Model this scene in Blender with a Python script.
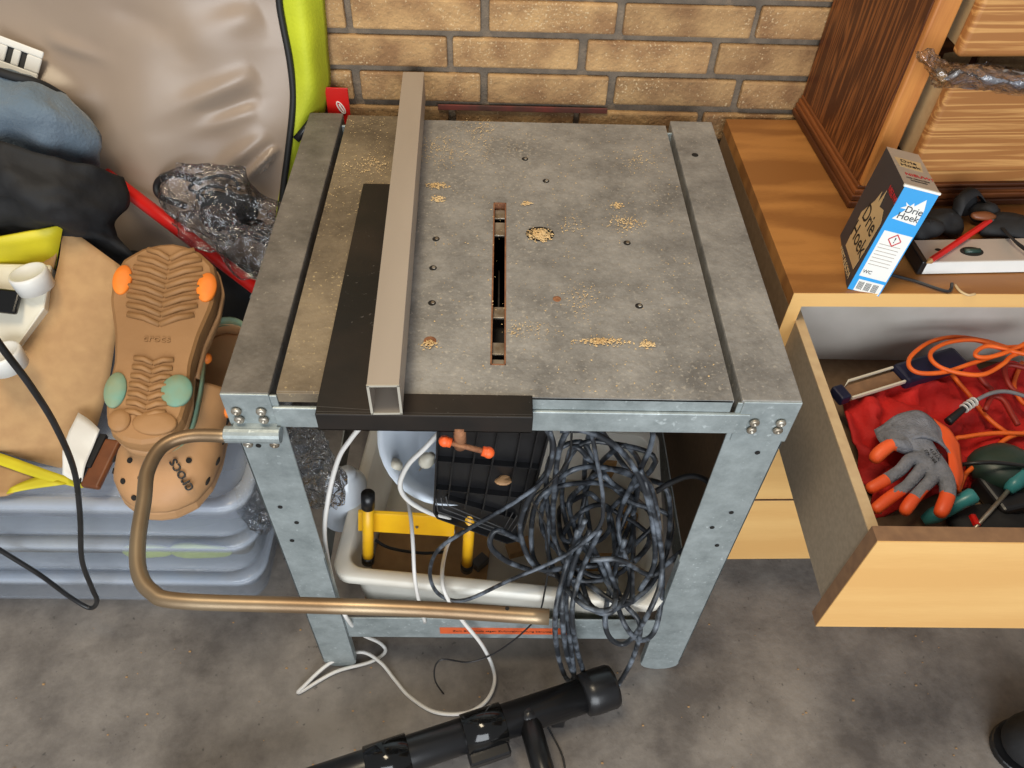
import bpy, bmesh, math, random
from mathutils import Vector, Matrix, noise as mn
random.seed(7)
S = bpy.context.scene
for o in list(bpy.data.objects): bpy.data.objects.remove(o)
col = S.collection
V = Vector
# ---------------- camera ----------------
CAM = V((-0.02263, -0.59401, 1.49224)); F = 785.7
rot = [math.radians(a) for a in (41.574, -1.568, -0.178)]
cd = bpy.data.cameras.new('camera'); cam = bpy.data.objects.new('camera', cd); col.objects.link(cam)
cam.location = CAM; cam.rotation_euler = rot
cd.sensor_width = 36; cd.lens = 36*F/1024; cd.clip_start = .01
S.camera = cam
# ---------------- world, lights, exposure ----------------
S.view_settings.view_transform = 'Standard'; S.view_settings.look = 'None'
S.view_settings.gamma = 1; S.view_settings.use_curve_mapping = False
S.view_settings.exposure = 0.2
w = bpy.data.worlds.new('garage_air'); S.world = w; w.use_nodes = True
w.node_tree.nodes['Background'].inputs[0].default_value = (.93, .96, 1, 1)
w.node_tree.nodes['Background'].inputs[1].default_value = .27
def area(name, loc, target, size, sizey, power, colr):
    l = bpy.data.lights.new(name, 'AREA'); l.shape = 'RECTANGLE'; l.size = size; l.size_y = sizey
    l.energy = power; l.color = colr
    o = bpy.data.objects.new(name, l); col.objects.link(o); o.location = loc
    o.rotation_euler = (V(target)-V(loc)).to_track_quat('-Z', 'Y').to_euler()
area('garage_door_daylight', (.1, -3.0, 1.5), (0, .3, .5), 2.6, 2.0, 104, (.90, .95, 1))
area('warm_fill', (-.5, -.1, 2.9), (0, .3, .5), .9, .5, 30, (1, .84, .6))  # added warm fill from above, stands for no real lamp

# ---------------- picture measurements -> points on real planes ----------------
MR = (Matrix.Rotation(rot[2], 3, 'Z') @ Matrix.Rotation(rot[1], 3, 'Y') @ Matrix.Rotation(rot[0], 3, 'X'))
def ray(x, y): return MR @ V(((x-512)/F, (384-y)/F, -1))
def PZ(x, y, z): d = ray(x, y); return CAM + d*((z-CAM.z)/d.z)
def PY(x, y, Y): d = ray(x, y); return CAM + d*((Y-CAM.y)/d.y)

# ---------------- materials ----------------
def mat(name, c1, c2=None, scale=8, rough=.6, metal=0, bump=0, bscale=None, stretch=(1, 1, 1), lo=.35, hi=.65,
        detail=6, speck=None, speck_scale=220, speck_lo=.66, alpha=None, trans=0, coat=0, island=0, sheen=0, rough2=None, nrough=.5):
    m = bpy.data.materials.new(name); m.use_nodes = True; nt = m.node_tree; N = nt.nodes; L = nt.links
    b = N['Principled BSDF']; b.inputs['Roughness'].default_value = rough; b.inputs['Metallic'].default_value = metal
    if coat: b.inputs['Coat Weight'].default_value = coat
    if sheen: b.inputs['Sheen Weight'].default_value = sheen
    if trans: b.inputs['Transmission Weight'].default_value = trans
    tc = N.new('ShaderNodeTexCoord'); mp = N.new('ShaderNodeMapping'); mp.inputs['Scale'].default_value = stretch
    L.new(tc.outputs['Object'], mp.inputs[0])
    c2 = c2 or tuple(c*.8 for c in c1)
    no = N.new('ShaderNodeTexNoise'); no.inputs['Scale'].default_value = scale; no.inputs['Detail'].default_value = detail; no.inputs['Roughness'].default_value = nrough
    L.new(mp.outputs[0], no.inputs['Vector'])
    r = N.new('ShaderNodeValToRGB'); r.color_ramp.elements[0].position = lo; r.color_ramp.elements[1].position = hi
    r.color_ramp.elements[0].color = (*c1, 1); r.color_ramp.elements[1].color = (*c2, 1)
    L.new(no.outputs[0], r.inputs[0]); out = r.outputs[0]
    if island:
        g = N.new('ShaderNodeNewGeometry'); hs = N.new('ShaderNodeHueSaturation')
        mr = N.new('ShaderNodeMapRange'); mr.inputs[3].default_value = 1-island; mr.inputs[4].default_value = 1+island*.6
        L.new(g.outputs['Random Per Island'], mr.inputs[0]); L.new(mr.outputs[0], hs.inputs['Value'])
        L.new(out, hs.inputs['Color']); out = hs.outputs[0]
    if speck:
        n2 = N.new('ShaderNodeTexNoise'); n2.inputs['Scale'].default_value = speck_scale; n2.inputs['Detail'].default_value = 2
        n3 = N.new('ShaderNodeTexNoise'); n3.inputs['Scale'].default_value = 7; n3.inputs['Detail'].default_value = 3
        L.new(tc.outputs['Object'], n2.inputs['Vector']); L.new(tc.outputs['Object'], n3.inputs['Vector'])
        ad = N.new('ShaderNodeMath'); ad.operation = 'MULTIPLY_ADD'; ad.inputs[1].default_value = .35
        L.new(n3.outputs[0], ad.inputs[0]); L.new(n2.outputs[0], ad.inputs[2])
        m2 = N.new('ShaderNodeMapRange'); m2.inputs[1].default_value = speck_lo+.26; m2.inputs[2].default_value = speck_lo+.36; m2.inputs[4].default_value = .75
        L.new(ad.outputs[0], m2.inputs[0])
        mx = N.new('ShaderNodeMixRGB'); mx.inputs[2].default_value = (*speck, 1)
        L.new(m2.outputs[0], mx.inputs[0]); L.new(out, mx.inputs[1]); out = mx.outputs[0]
    L.new(out, b.inputs['Base Color'])
    if rough2 is not None:
        mr2 = N.new('ShaderNodeMapRange'); mr2.inputs[3].default_value = rough; mr2.inputs[4].default_value = rough2
        L.new(no.outputs[0], mr2.inputs[0]); L.new(mr2.outputs[0], b.inputs['Roughness'])
    if bump:
        nb = N.new('ShaderNodeTexNoise'); nb.inputs['Scale'].default_value = bscale or scale*4; nb.inputs['Detail'].default_value = 5
        L.new(mp.outputs[0], nb.inputs['Vector'])
        bp = N.new('ShaderNodeBump'); bp.inputs['Strength'].default_value = bump; bp.inputs['Distance'].default_value = .004
        L.new(nb.outputs[0], bp.inputs['Height']); L.new(bp.outputs[0], b.inputs['Normal'])
    if alpha is not None: b.inputs['Alpha'].default_value = alpha
    m.diffuse_color = (*c1, 1)
    return m

def film(name, tint=(.9, .93, 1), clear=.72, rough=.12, bump=.6, bscale=40, haze=.3):
    m = bpy.data.materials.new(name); m.use_nodes = True; nt = m.node_tree; N = nt.nodes; L = nt.links
    b = N['Principled BSDF']; b.inputs['Base Color'].default_value = (*tint, 1); b.inputs['Roughness'].default_value = rough
    b.inputs['Specular IOR Level'].default_value = 1
    lw = N.new('ShaderNodeLayerWeight'); lw.inputs[0].default_value = .35
    mr = N.new('ShaderNodeMapRange'); mr.inputs[3].default_value = 1-clear; mr.inputs[4].default_value = min(1, 1-clear+haze)
    L.new(lw.outputs['Facing'], mr.inputs[0]); L.new(mr.outputs[0], b.inputs['Alpha'])
    tc = N.new('ShaderNodeTexCoord'); nb = N.new('ShaderNodeTexNoise'); nb.inputs['Scale'].default_value = bscale
    L.new(tc.outputs['Object'], nb.inputs['Vector'])
    bp = N.new('ShaderNodeBump'); bp.inputs['Strength'].default_value = bump; bp.inputs['Distance'].default_value = .01
    L.new(nb.outputs[0], bp.inputs['Height']); L.new(bp.outputs[0], b.inputs['Normal'])
    return m

def clearfilm(name, tint=(1, 1, 1), base=.03, gain=1.0, bscale=40, dist=.02):
    m = bpy.data.materials.new(name); m.use_nodes = True; nt = m.node_tree; N = nt.nodes; L = nt.links
    N.remove(N['Principled BSDF']); out = N['Material Output']
    tc = N.new('ShaderNodeTexCoord'); nb = N.new('ShaderNodeTexNoise'); nb.inputs['Scale'].default_value = bscale; nb.inputs['Detail'].default_value = 3
    L.new(tc.outputs['Object'], nb.inputs['Vector'])
    bp = N.new('ShaderNodeBump'); bp.inputs['Strength'].default_value = 1; bp.inputs['Distance'].default_value = dist
    L.new(nb.outputs[0], bp.inputs['Height'])
    fr = N.new('ShaderNodeLayerWeight'); fr.inputs[0].default_value = .22; L.new(bp.outputs[0], fr.inputs['Normal'])
    ma = N.new('ShaderNodeMath'); ma.operation = 'MULTIPLY_ADD'; ma.inputs[1].default_value = gain; ma.inputs[2].default_value = base; ma.use_clamp = True
    L.new(fr.outputs['Fresnel'], ma.inputs[0])
    t = N.new('ShaderNodeBsdfTransparent'); t.inputs[0].default_value = (*tint, 1)
    g = N.new('ShaderNodeBsdfGlossy'); g.inputs['Roughness'].default_value = .07; L.new(bp.outputs[0], g.inputs['Normal'])
    mx = N.new('ShaderNodeMixShader'); L.new(ma.outputs[0], mx.inputs[0]); L.new(t.outputs[0], mx.inputs[1]); L.new(g.outputs[0], mx.inputs[2])
    L.new(mx.outputs[0], out.inputs[0]); return m

def wood(name, light, dark, rings, rough=.45, lo=.3, hi=.7, axis=(1, 1, 1), dist=2.5, fine=.25, bump=.1):
    """long-grain wood: stretched noise bands plus fine pores; axis = mapping scale (small value along the grain)"""
    m = bpy.data.materials.new(name); m.use_nodes = True; nt = m.node_tree; N = nt.nodes; L = nt.links
    b = N['Principled BSDF']; b.inputs['Roughness'].default_value = rough; bump *= .12
    tc = N.new('ShaderNodeTexCoord'); mp = N.new('ShaderNodeMapping'); mp.inputs['Scale'].default_value = axis
    L.new(tc.outputs['Object'], mp.inputs[0])
    n1 = N.new('ShaderNodeTexNoise'); n1.inputs['Scale'].default_value = 2.2; n1.inputs['Detail'].default_value = 2
    L.new(mp.outputs[0], n1.inputs['Vector'])
    mu = N.new('ShaderNodeMath'); mu.operation = 'MULTIPLY'; mu.inputs[1].default_value = rings
    L.new(n1.outputs[0], mu.inputs[0])
    fr = N.new('ShaderNodeMath'); fr.operation = 'PINGPONG'; fr.inputs[1].default_value = 1
    L.new(mu.outputs[0], fr.inputs[0])
    n2 = N.new('ShaderNodeTexNoise'); n2.inputs['Scale'].default_value = 70; n2.inputs['Detail'].default_value = 3
    L.new(mp.outputs[0], n2.inputs['Vector'])
    ma = N.new('ShaderNodeMath'); ma.operation = 'MULTIPLY_ADD'; ma.inputs[1].default_value = fine*2
    L.new(n2.outputs[0], ma.inputs[0]); L.new(fr.outputs[0], ma.inputs[2])
    r = N.new('ShaderNodeValToRGB'); r.color_ramp.elements[0].position = lo; r.color_ramp.elements[1].position = hi+fine
    r.color_ramp.elements[0].color = (*light, 1); r.color_ramp.elements[1].color = (*dark, 1)
    L.new(ma.outputs[0], r.inputs[0]); L.new(r.outputs[0], b.inputs['Base Color'])
    bp = N.new('ShaderNodeBump'); bp.inputs['Strength'].default_value = bump; bp.inputs['Distance'].default_value = .001
    L.new(ma.outputs[0], bp.inputs['Height']); L.new(bp.outputs[0], b.inputs['Normal'])
    return m

M = {}
M['floor'] = mat('concrete_floor', (.26, .23, .20), (.105, .09, .08), 4.2, .75, bump=.35, bscale=60, lo=.4, hi=.64, detail=12, nrough=.68,
                 speck=(.06, .055, .05), speck_scale=90, speck_lo=.6)
M['brick'] = mat('yellow_brick', (.47, .29, .13), (.25, .135, .06), 16, .88, bump=.8, bscale=120, island=.16, speck=(.66, .5, .3), speck_scale=260, speck_lo=.54)
M['mortar'] = mat('dark_mortar', (.23, .18, .13), (.15, .12, .09), 30, .95, bump=.8, bscale=150)
M['red_paint'] = mat('red_paint_smear', (.2, .045, .035), (.09, .04, .03), 20, .8)
M['galv'] = mat('galvanised_steel', (.43, .48, .48), (.24, .275, .275), 16, .45, .4, bump=.2, bscale=60, detail=12, nrough=.75, speck=(.6, .66, .66), speck_scale=120, speck_lo=.57)
M['top'] = mat('worn_steel_top', (.37, .36, .34), (.165, .16, .152), 11, .55, .25, bump=.25, bscale=120, detail=12, nrough=.78, speck=(.46, .43, .37), speck_scale=190, speck_lo=.53, lo=.36, hi=.66)
M['beamtop'] = mat('weathered_steel', (.235, .21, .18), (.1, .088, .074), 9, .6, .2, bump=.25, bscale=120, detail=12, nrough=.72, speck=(.36, .33, .27), speck_scale=160, speck_lo=.58)
M['rusttop'] = mat('dusty_rusty_steel', (.27, .21, .135), (.095, .07, .045), 6, .65, .1, bump=.25, bscale=120, detail=12, nrough=.72, speck=(.5, .38, .2), speck_scale=240, speck_lo=.54)
M['alu'] = mat('dull_aluminium', (.46, .395, .33), (.36, .305, .25), 5, .5, .3, stretch=(1, .2, 1), bump=.05)
M['alu_raw'] = mat('cut_aluminium', (.62, .58, .48), (.5, .46, .38), 9, .45, .3)
M['blacksteel'] = mat('scuffed_black_steel', (.009, .008, .007), (.024, .016, .011), 9, .45, .3, bump=.1, rough2=.65, speck=(.2, .19, .18), speck_scale=150, speck_lo=.64)
M['tube'] = mat('tarnished_steel_tube', (.34, .255, .16), (.19, .12, .065), 8, .33, .7, stretch=(1, 1, 1), rough2=.5, bump=.05)
M['rivet'] = mat('rivet_steel', (.45, .42, .36), (.25, .2, .14), 60, .4, .7)
M['orange'] = mat('orange_plastic', (.9, .13, .02), (.75, .1, .02), 20, .5)
M['rust'] = mat('rusty_screw', (.33, .15, .07), (.2, .08, .04), 60, .7, .3, bump=.4, bscale=200)
M['dark'] = mat('dark_gap', (.008, .007, .006), None, 8, .8)
M['beech'] = wood('beech_veneer', (.80, .49, .18), (.70, .39, .13), 3, .42, axis=(.5, 4, 5), fine=.2, bump=.03)
M['beechtop'] = wood('beech_top', (.43, .19, .05), (.27, .11, .028), 5, .45, axis=(1.2, 6, 5), fine=.2, bump=.03)
M['edge'] = mat('chipboard_edge', (.25, .135, .065), (.19, .1, .05), 60, .7)
M['side'] = mat('chipboard_side', (.2, .125, .066), (.165, .1, .05), 90, .7, bump=.1)
M['dside'] = mat('grey_drawer_board', (.3, .235, .165), (.25, .195, .135), 160, .6)
M['dedge'] = mat('cream_drawer_edge', (.55, .4, .22), (.48, .33, .18), 50, .6)
M['whiteboard'] = mat('white_lining', (.62, .58, .52), (.53, .49, .43), 12, .6)
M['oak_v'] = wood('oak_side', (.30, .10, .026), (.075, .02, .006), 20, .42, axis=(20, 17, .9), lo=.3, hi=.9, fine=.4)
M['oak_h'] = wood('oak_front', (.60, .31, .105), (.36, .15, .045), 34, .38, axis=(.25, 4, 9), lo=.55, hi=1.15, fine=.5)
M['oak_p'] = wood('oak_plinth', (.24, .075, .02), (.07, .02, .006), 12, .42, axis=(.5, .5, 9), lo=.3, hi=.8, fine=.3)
M['oak_strip'] = wood('oak_stile', (.62, .27, .07), (.45, .17, .045), 6, .4, axis=(7, 6, .5), fine=.3)
M['taupe'] = mat('taupe_nylon', (.31, .235, .175), (.265, .198, .148), 5, .34, bump=.06, bscale=700, sheen=.3)
M['lime'] = mat('lime_fabric', (.50, .56, .02), (.38, .42, .015), 6, .7, bump=.2, bscale=200)
M['piping'] = mat('black_piping', (.008, .008, .008), None, 20, .6)
M['blackcloth'] = mat('black_fabric', (.005, .005, .006), (.011, .011, .012), 10, .75, bump=.3, bscale=60)
M['denim'] = mat('blue_denim', (.15, .195, .24), (.10, .14, .18), 14, .85, bump=.5, bscale=200, sheen=.3)
M['white'] = mat('white_plastic', (.75, .74, .7), (.65, .64, .6), 10, .4)
M['cream'] = mat('cream_plastic', (.74, .7, .58), (.62, .56, .44), 7, .4)
M['traywhite'] = mat('dirty_white_plastic', (.82, .8, .72), (.66, .6, .5), 5, .45)
M['red'] = mat('red_paint', (.6, .012, .008), (.48, .008, .006), 10, .35)
M['card'] = mat('cardboard', (.45, .27, .12), (.39, .225, .1), 40, .85, bump=.1, bscale=100)
M['yellow'] = mat('yellow_print', (.66, .56, .015), (.52, .44, .012), 12, .55)
M['clog'] = mat('tan_foam', (.50, .275, .125), (.42, .225, .1), 9, .6, bump=.15, bscale=60)
M['sole'] = mat('dirty_tan_foam', (.28, .14, .05), (.36, .185, .07), 6, .65, bump=.2, bscale=60)
M['clogor'] = mat('orange_foam', (.9, .24, .02), (.75, .18, .02), 20, .6)
M['teal'] = mat('teal_foam', (.16, .32, .24), (.25, .27, .14), 20, .6)
M['hole'] = mat('hole_shade', (.01, .008, .006), None, 8, .9)
M['bin'] = film('clear_bin_plastic', (.74, .82, .93), .90, .14, .12, 12, .16)
M['binlid'] = film('clear_lid_plastic', (.72, .80, .92), .78, .16, .1, 12, .2)
M['wrap'] = clearfilm('crinkled_clear_film', (.93, .93, .94), .06, .75, 60, .010)
M['bubble'] = clearfilm('clear_bubble_bag', (.88, .9, .93), .06, 1.1, 55, .014)
M['bowl'] = mat('milky_plastic', (.78, .84, .9), (.68, .75, .84), 5, .25, coat=.3)
M['blackplastic'] = mat('glossy_black_plastic', (.006, .006, .007), (.014, .014, .015), 15, .3, rough2=.45)
M['ribedge'] = mat('grey_plastic_edge', (.10, .10, .10), None, 20, .4)
M['cable'] = mat('dusty_glint_black_cable', (.02, .023, .028), (.2, .23, .27), 38, .42, lo=.47, hi=.72)  # pale patches put both dust and highlights into the cable colour
M['cableblack'] = mat('black_cable', (.01, .01, .01), (.02, .02, .022), 30, .4)
M['cablegrey'] = mat('grey_cable', (.22, .22, .23), (.16, .16, .17), 30, .45)
M['cablewhite'] = mat('white_cable', (.78, .76, .72), (.7, .67, .62), 12, .4)
M['yellowpaint'] = mat('yellow_paint', (.85, .47, .01), (.75, .38, .01), 14, .4)
M['woodblock'] = wood('raw_pine', (.45, .26, .1), (.33, .17, .06), 4, .7, axis=(4, 4, .5))
M['leather'] = mat('brown_leather', (.2, .065, .02), (.12, .035, .01), 20, .45)
M['sawdust'] = mat('sawdust', (.72, .53, .28), (.6, .4, .18), 40, .9)
M['tubeblack'] = mat('satin_black_paint', (.008, .008, .009), (.012, .012, .013), 12, .3)
M['blackshine'] = mat('glossy_black_band', (.006, .006, .006), None, 12, .12)
M['boxdark'] = mat('dark_carton', (.045, .045, .055), None, 8, .5)
M['boxblue'] = mat('blue_carton', (.02, .36, .82), None, 8, .45)
M['boxwhite'] = mat('white_carton', (.8, .8, .76), (.74, .74, .7), 8, .5)
M['boxgrey'] = mat('grey_carton', (.42, .35, .29), None, 8, .5)
M['boxcream'] = mat('cream_print', (.62, .45, .24), None, 8, .5)
M['ink'] = mat('black_ink', (.012, .012, .012), None, 8, .6)
M['inkred'] = mat('red_ink', (.6, .02, .03), None, 8, .6)
M['level'] = mat('grey_aluminium_level', (.5, .44, .39), (.42, .36, .31), 8, .45, .2)
M['glovegrey'] = mat('grey_knit', (.24, .25, .29), (.17, .18, .21), 90, .9, bump=.8, bscale=300)
M['gloveorange'] = mat('orange_latex', (.95, .14, .03), (.85, .1, .02), 12, .5, bump=.1)
M['redcloth'] = mat('red_cloth', (.6, .012, .008), (.36, .006, .005), 12, .8, bump=.6, bscale=80)
M['cord'] = mat('orange_cord', (.85, .15, .015), (.72, .11, .01), 25, .5)
M['cordred'] = mat('dark_red_cord', (.3, .02, .01), None, 25, .5)
M['navy'] = mat('navy_plastic', (.008, .01, .035), None, 25, .45)
M['greenbox'] = mat('dark_green_plastic', (.015, .04, .03), (.025, .05, .04), 25, .4)
M['tealplastic'] = mat('teal_plastic', (.04, .25, .27), None, 25, .35)
M['sticker'] = mat('orange_sticker', (.68, .12, .03), (.6, .1, .03), 20, .5)
M['camo'] = mat('mixed_contents', (.06, .045, .03), (.2, .18, .12), 9, .8)
M['palegrey'] = mat('pale_grey_filler', (.42, .45, .5), (.2, .21, .24), 30, .3)
M['textile_blue'] = mat('blue_grey_cloth', (.13, .17, .24), (.22, .2, .17), 9, .9, bump=.5)
M['textile_grey'] = mat('grey_cloth', (.2, .22, .27), (.1, .1, .11), 7, .9, bump=.5)
M['leafprint'] = mat('lime_print', (.42, .5, .12), (.3, .36, .08), 18, .7)

# ---------------- mesh helpers ----------------
def link(name, me, m=None, parent=None, smooth=False, bevel=0, segs=2, solid=0, sub=0):
    o = bpy.data.objects.new(name, me); col.objects.link(o)
    if m is not None:
        for k in (m if isinstance(m, (list, tuple)) else [m]): me.materials.append(M[k] if isinstance(k, str) else k)
    if smooth:
        for p in me.polygons: p.use_smooth = True
    if solid:
        s = o.modifiers.new('thickness', 'SOLIDIFY'); s.thickness = solid; s.offset = -1 if solid > 0 else 1; s.thickness = abs(solid)
    if sub:
        s = o.modifiers.new('sub', 'SUBSURF'); s.levels = s.render_levels = sub
    if bevel:
        b = o.modifiers.new('bevel', 'BEVEL'); b.width = bevel; b.segments = segs; b.limit_method = 'ANGLE'; b.angle_limit = .6
    if parent: o.parent = parent
    return o
class MB:
    def __init__(s): s.v = []; s.f = []; s.mi = []; s.cur = 0
    def add(s, vs, fs):
        n = len(s.v); s.v += [tuple(v) for v in vs]; s.f += [tuple(i+n for i in f) for f in fs]; s.mi += [s.cur]*len(fs); return s
    def hexa(s, p):   # 8 points: bottom 4, top 4
        return s.add(p, [(3, 2, 1, 0), (4, 5, 6, 7), (0, 1, 5, 4), (1, 2, 6, 5), (2, 3, 7, 6), (3, 0, 4, 7)])
    def box(s, x0, x1, y0, y1, z0, z1, mtx=None):
        p = [V(q) for q in ((x0, y0, z0), (x1, y0, z0), (x1, y1, z0), (x0, y1, z0), (x0, y0, z1), (x1, y0, z1), (x1, y1, z1), (x0, y1, z1))]
        if mtx: p = [mtx @ q for q in p]
        return s.hexa(p)
    def prism(s, poly, ext, mtx=None):    # poly of 3D pts, ext vector
        p = [V(q) for q in poly]; e = V(ext); n = len(p); a = p+[q+e for q in p]
        if mtx: a = [mtx @ q for q in a]
        return s.add(a, [tuple(range(n-1, -1, -1)), tuple(range(n, 2*n))]+[(i, (i+1) % n, n+(i+1) % n, n+i) for i in range(n)])
    def tube(s, pts, r, n=10, cap=True):
        pts = [V(p) for p in pts]; rs = r if isinstance(r, (list, tuple)) else [r]*len(pts); vs = []; fs = []
        t = (pts[1]-pts[0]).normalized(); u = t.orthogonal().normalized()
        for i, p in enumerate(pts):
            t2 = (pts[min(i+1, len(pts)-1)]-pts[max(i-1, 0)])
            if t2.length < 1e-9: t2 = t
            t2.normalize(); u = (u-t2*u.dot(t2))
            if u.length < 1e-6: u = t2.orthogonal()
            u.normalize(); t = t2; w2 = t.cross(u)
            for k in range(n):
                a = 2*math.pi*k/n; vs.append(p+(u*math.cos(a)+w2*math.sin(a))*rs[i])
        for i in range(len(pts)-1):
            for k in range(n): fs.append((i*n+k, i*n+(k+1) % n, (i+1)*n+(k+1) % n, (i+1)*n+k))
        if cap: fs.append(tuple(range(n-1, -1, -1))); fs.append(tuple((len(pts)-1)*n+k for k in range(n)))
        return s.add(vs, fs)
    def lathe(s, prof, mtx, n=24):       # (r, z)
        vs = [mtx @ V((r*math.cos(2*math.pi*k/n), r*math.sin(2*math.pi*k/n), z)) for r, z in prof for k in range(n)]
        fs = [(i*n+k, i*n+(k+1) % n, (i+1)*n+(k+1) % n, (i+1)*n+k) for i in range(len(prof)-1) for k in range(n)]
        fs.append(tuple(range(n-1, -1, -1))); fs.append(tuple((len(prof)-1)*n+k for k in range(n)))
        return s.add(vs, fs)
    def grid(s, g, close=False):
        R_, C_ = len(g), len(g[0]); vs = [p for r in g for p in r]
        fs = [(i*C_+j, i*C_+(j+1) % C_, (i+1)*C_+(j+1) % C_, (i+1)*C_+j) for i in range(R_-1) for j in range(C_ if close else C_-1)]
        return s.add(vs, fs)
    def sphere(s, c, r, mtx=None, n=14):
        if not isinstance(r, (tuple, list)): r = (r, r, r)
        g = []
        for i in range(n//2+1):
            a = math.pi*i/(n//2)
            row = [V((r[0]*math.sin(a)*math.cos(2*math.pi*k/n), r[1]*math.sin(a)*math.sin(2*math.pi*k/n), r[2]*math.cos(a))) for k in range(n)]
            g.append([(mtx @ q if mtx else q)+V(c) for q in row])
        return s.grid(g, True)
    def mesh(s, name):
        me = bpy.data.meshes.new(name); me.from_pydata(s.v, [], s.f); me.update()
        for p, i in zip(me.polygons, s.mi): p.material_index = i
        bm = bmesh.new(); bm.from_mesh(me); bmesh.ops.recalc_face_normals(bm, faces=bm.faces); bm.to_mesh(me); bm.free()
        return me
    def build(s, name, m, parent=None, **k): return link(name, s.mesh(name), m, parent, **k)
def tag(o, label=None, cat=None, group=None, kind=None):
    if label: o['label'] = label
    if cat: o['category'] = cat
    if group: o['group'] = group
    if kind: o['kind'] = kind
    return o
def thing(name, loc, label, cat, group=None):
    o = bpy.data.objects.new(name, None); col.objects.link(o); o.location = loc; o.empty_display_size = .05
    return tag(o, label, cat, group)
def under(root, *objs):              # parent while staying in place
    for o in objs:
        o.parent = root; o.matrix_parent_inverse = Matrix.Translation(-root.location)
def spl(pts, n=8, closed=False):
    P = [V(p) for p in pts]; out = []
    N_ = len(P)
    for i in range(N_ if closed else N_-1):
        a = P[(i-1) % N_] if closed or i else P[0]*2-P[1]
        b = P[i]; c = P[(i+1) % N_]
        d = P[(i+2) % N_] if closed or i+2 < N_ else P[-1]*2-P[-2]
        for k in range(n):
            t = k/n; out.append(.5*((2*b)+(c-a)*t+(2*a-5*b+4*c-d)*t*t+(3*b-a-3*c+d)*t**3))
    if not closed: out.append(P[-1])
    return out
def patch(rows, nu=6, nv=6, wr=0, ws=12, seed=0, wr2=0, ws2=40):
    a = [spl(r, nu) for r in rows]; b = [spl([r[j] for r in a], nv) for j in range(len(a[0]))]
    g = [[b[j][i] for j in range(len(b))] for i in range(len(b[0]))]
    if wr or wr2:
        out = []
        for i, r in enumerate(g):
            row = []
            for j, p in enumerate(r):
                du = g[i][min(j+1, len(r)-1)]-g[i][max(j-1, 0)]; dv = g[min(i+1, len(g)-1)][j]-g[max(i-1, 0)][j]
                nn = du.cross(dv); nn = nn.normalized() if nn.length > 1e-12 else V((0, 0, 1))
                h = wr*mn.noise(p*ws+V((seed, 0, 0)))+wr2*(1-2*abs(mn.noise(p*ws2+V((0, seed, 0)))))
                row.append(p+nn*h)
            out.append(row)
        g = out
    return g
def sheet(name, rows, m, parent=None, nu=6, nv=6, wr=0, ws=12, seed=0, th=.002, wr2=0, ws2=40):
    return MB().grid(patch(rows, nu, nv, wr, ws, seed, wr2, ws2)).build(name, m, parent, smooth=True, solid=th)
def frame(o, px, py):    # orthonormal frame from three points
    x = (px-o).normalized(); z = x.cross(py-o).normalized(); y = z.cross(x)
    m = Matrix((x, y, z)).transposed().to_4x4(); m.translation = o; return m
def text(name, s, m, mtx, size, parent=None, ext=.0002, sx=1, align='CENTER', sp=1):
    c = bpy.data.curves.new(name, 'FONT'); c.body = s; c.size = size; c.extrude = ext; c.align_x = align; c.align_y = 'CENTER'; c.space_character = sp
    o = bpy.data.objects.new('tmp', c); col.objects.link(o); bpy.context.view_layer.update()
    me = bpy.data.meshes.new_from_object(o.evaluated_get(bpy.context.evaluated_depsgraph_get()))
    bpy.data.objects.remove(o); me.name = name; me.materials.clear()
    me.transform(mtx @ Matrix.Diagonal((sx, 1, 1, 1)))
    return link(name, me, m, parent)
def skin(verts, edges, radii, sub=2):
    me = bpy.data.meshes.new('skin'); me.from_pydata([tuple(v) for v in verts], edges, [])
    o = bpy.data.objects.new('tmp', me); col.objects.link(o)
    o.modifiers.new('s', 'SKIN'); su = o.modifiers.new('u', 'SUBSURF'); su.levels = su.render_levels = sub
    sv = me.skin_vertices[0].data
    for i, r in enumerate(radii): sv[i].radius = r if isinstance(r, tuple) else (r, r)
    sv[0].use_root = True
    bpy.context.view_layer.update()
    out = bpy.data.meshes.new_from_object(o.evaluated_get(bpy.context.evaluated_depsgraph_get()))
    bpy.data.objects.remove(o); return out
def cable(name, pts, r, m, label=None, cat='cable', parent=None, group=None, n=8, k=7):
    o = MB().tube(spl(pts, k), r, n).build(name, m, parent, smooth=True)
    if label: tag(o, label, cat, group)
    return o
def struct(name, mb, m, **k): o = mb.build(name, m, **k); o['kind'] = 'structure'; return o
def blob(s, c, r, amp=.2, ws=20, n=20, seed=0, mtx=None):
    k = MB(); k.sphere((0, 0, 0), r, n=n)
    for q in k.v:
        q = V(q); nn = q.normalized()
        p = q*(1+amp*mn.noise(q*ws+V((seed, seed, 0))))
        if mtx: p = mtx @ p
        s.v.append(tuple(p+V(c)))
    n0 = len(s.v)-len(k.v); s.f += [tuple(i+n0 for i in f) for f in k.f]; s.mi += [s.cur]*len(k.f)
    return s

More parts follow.
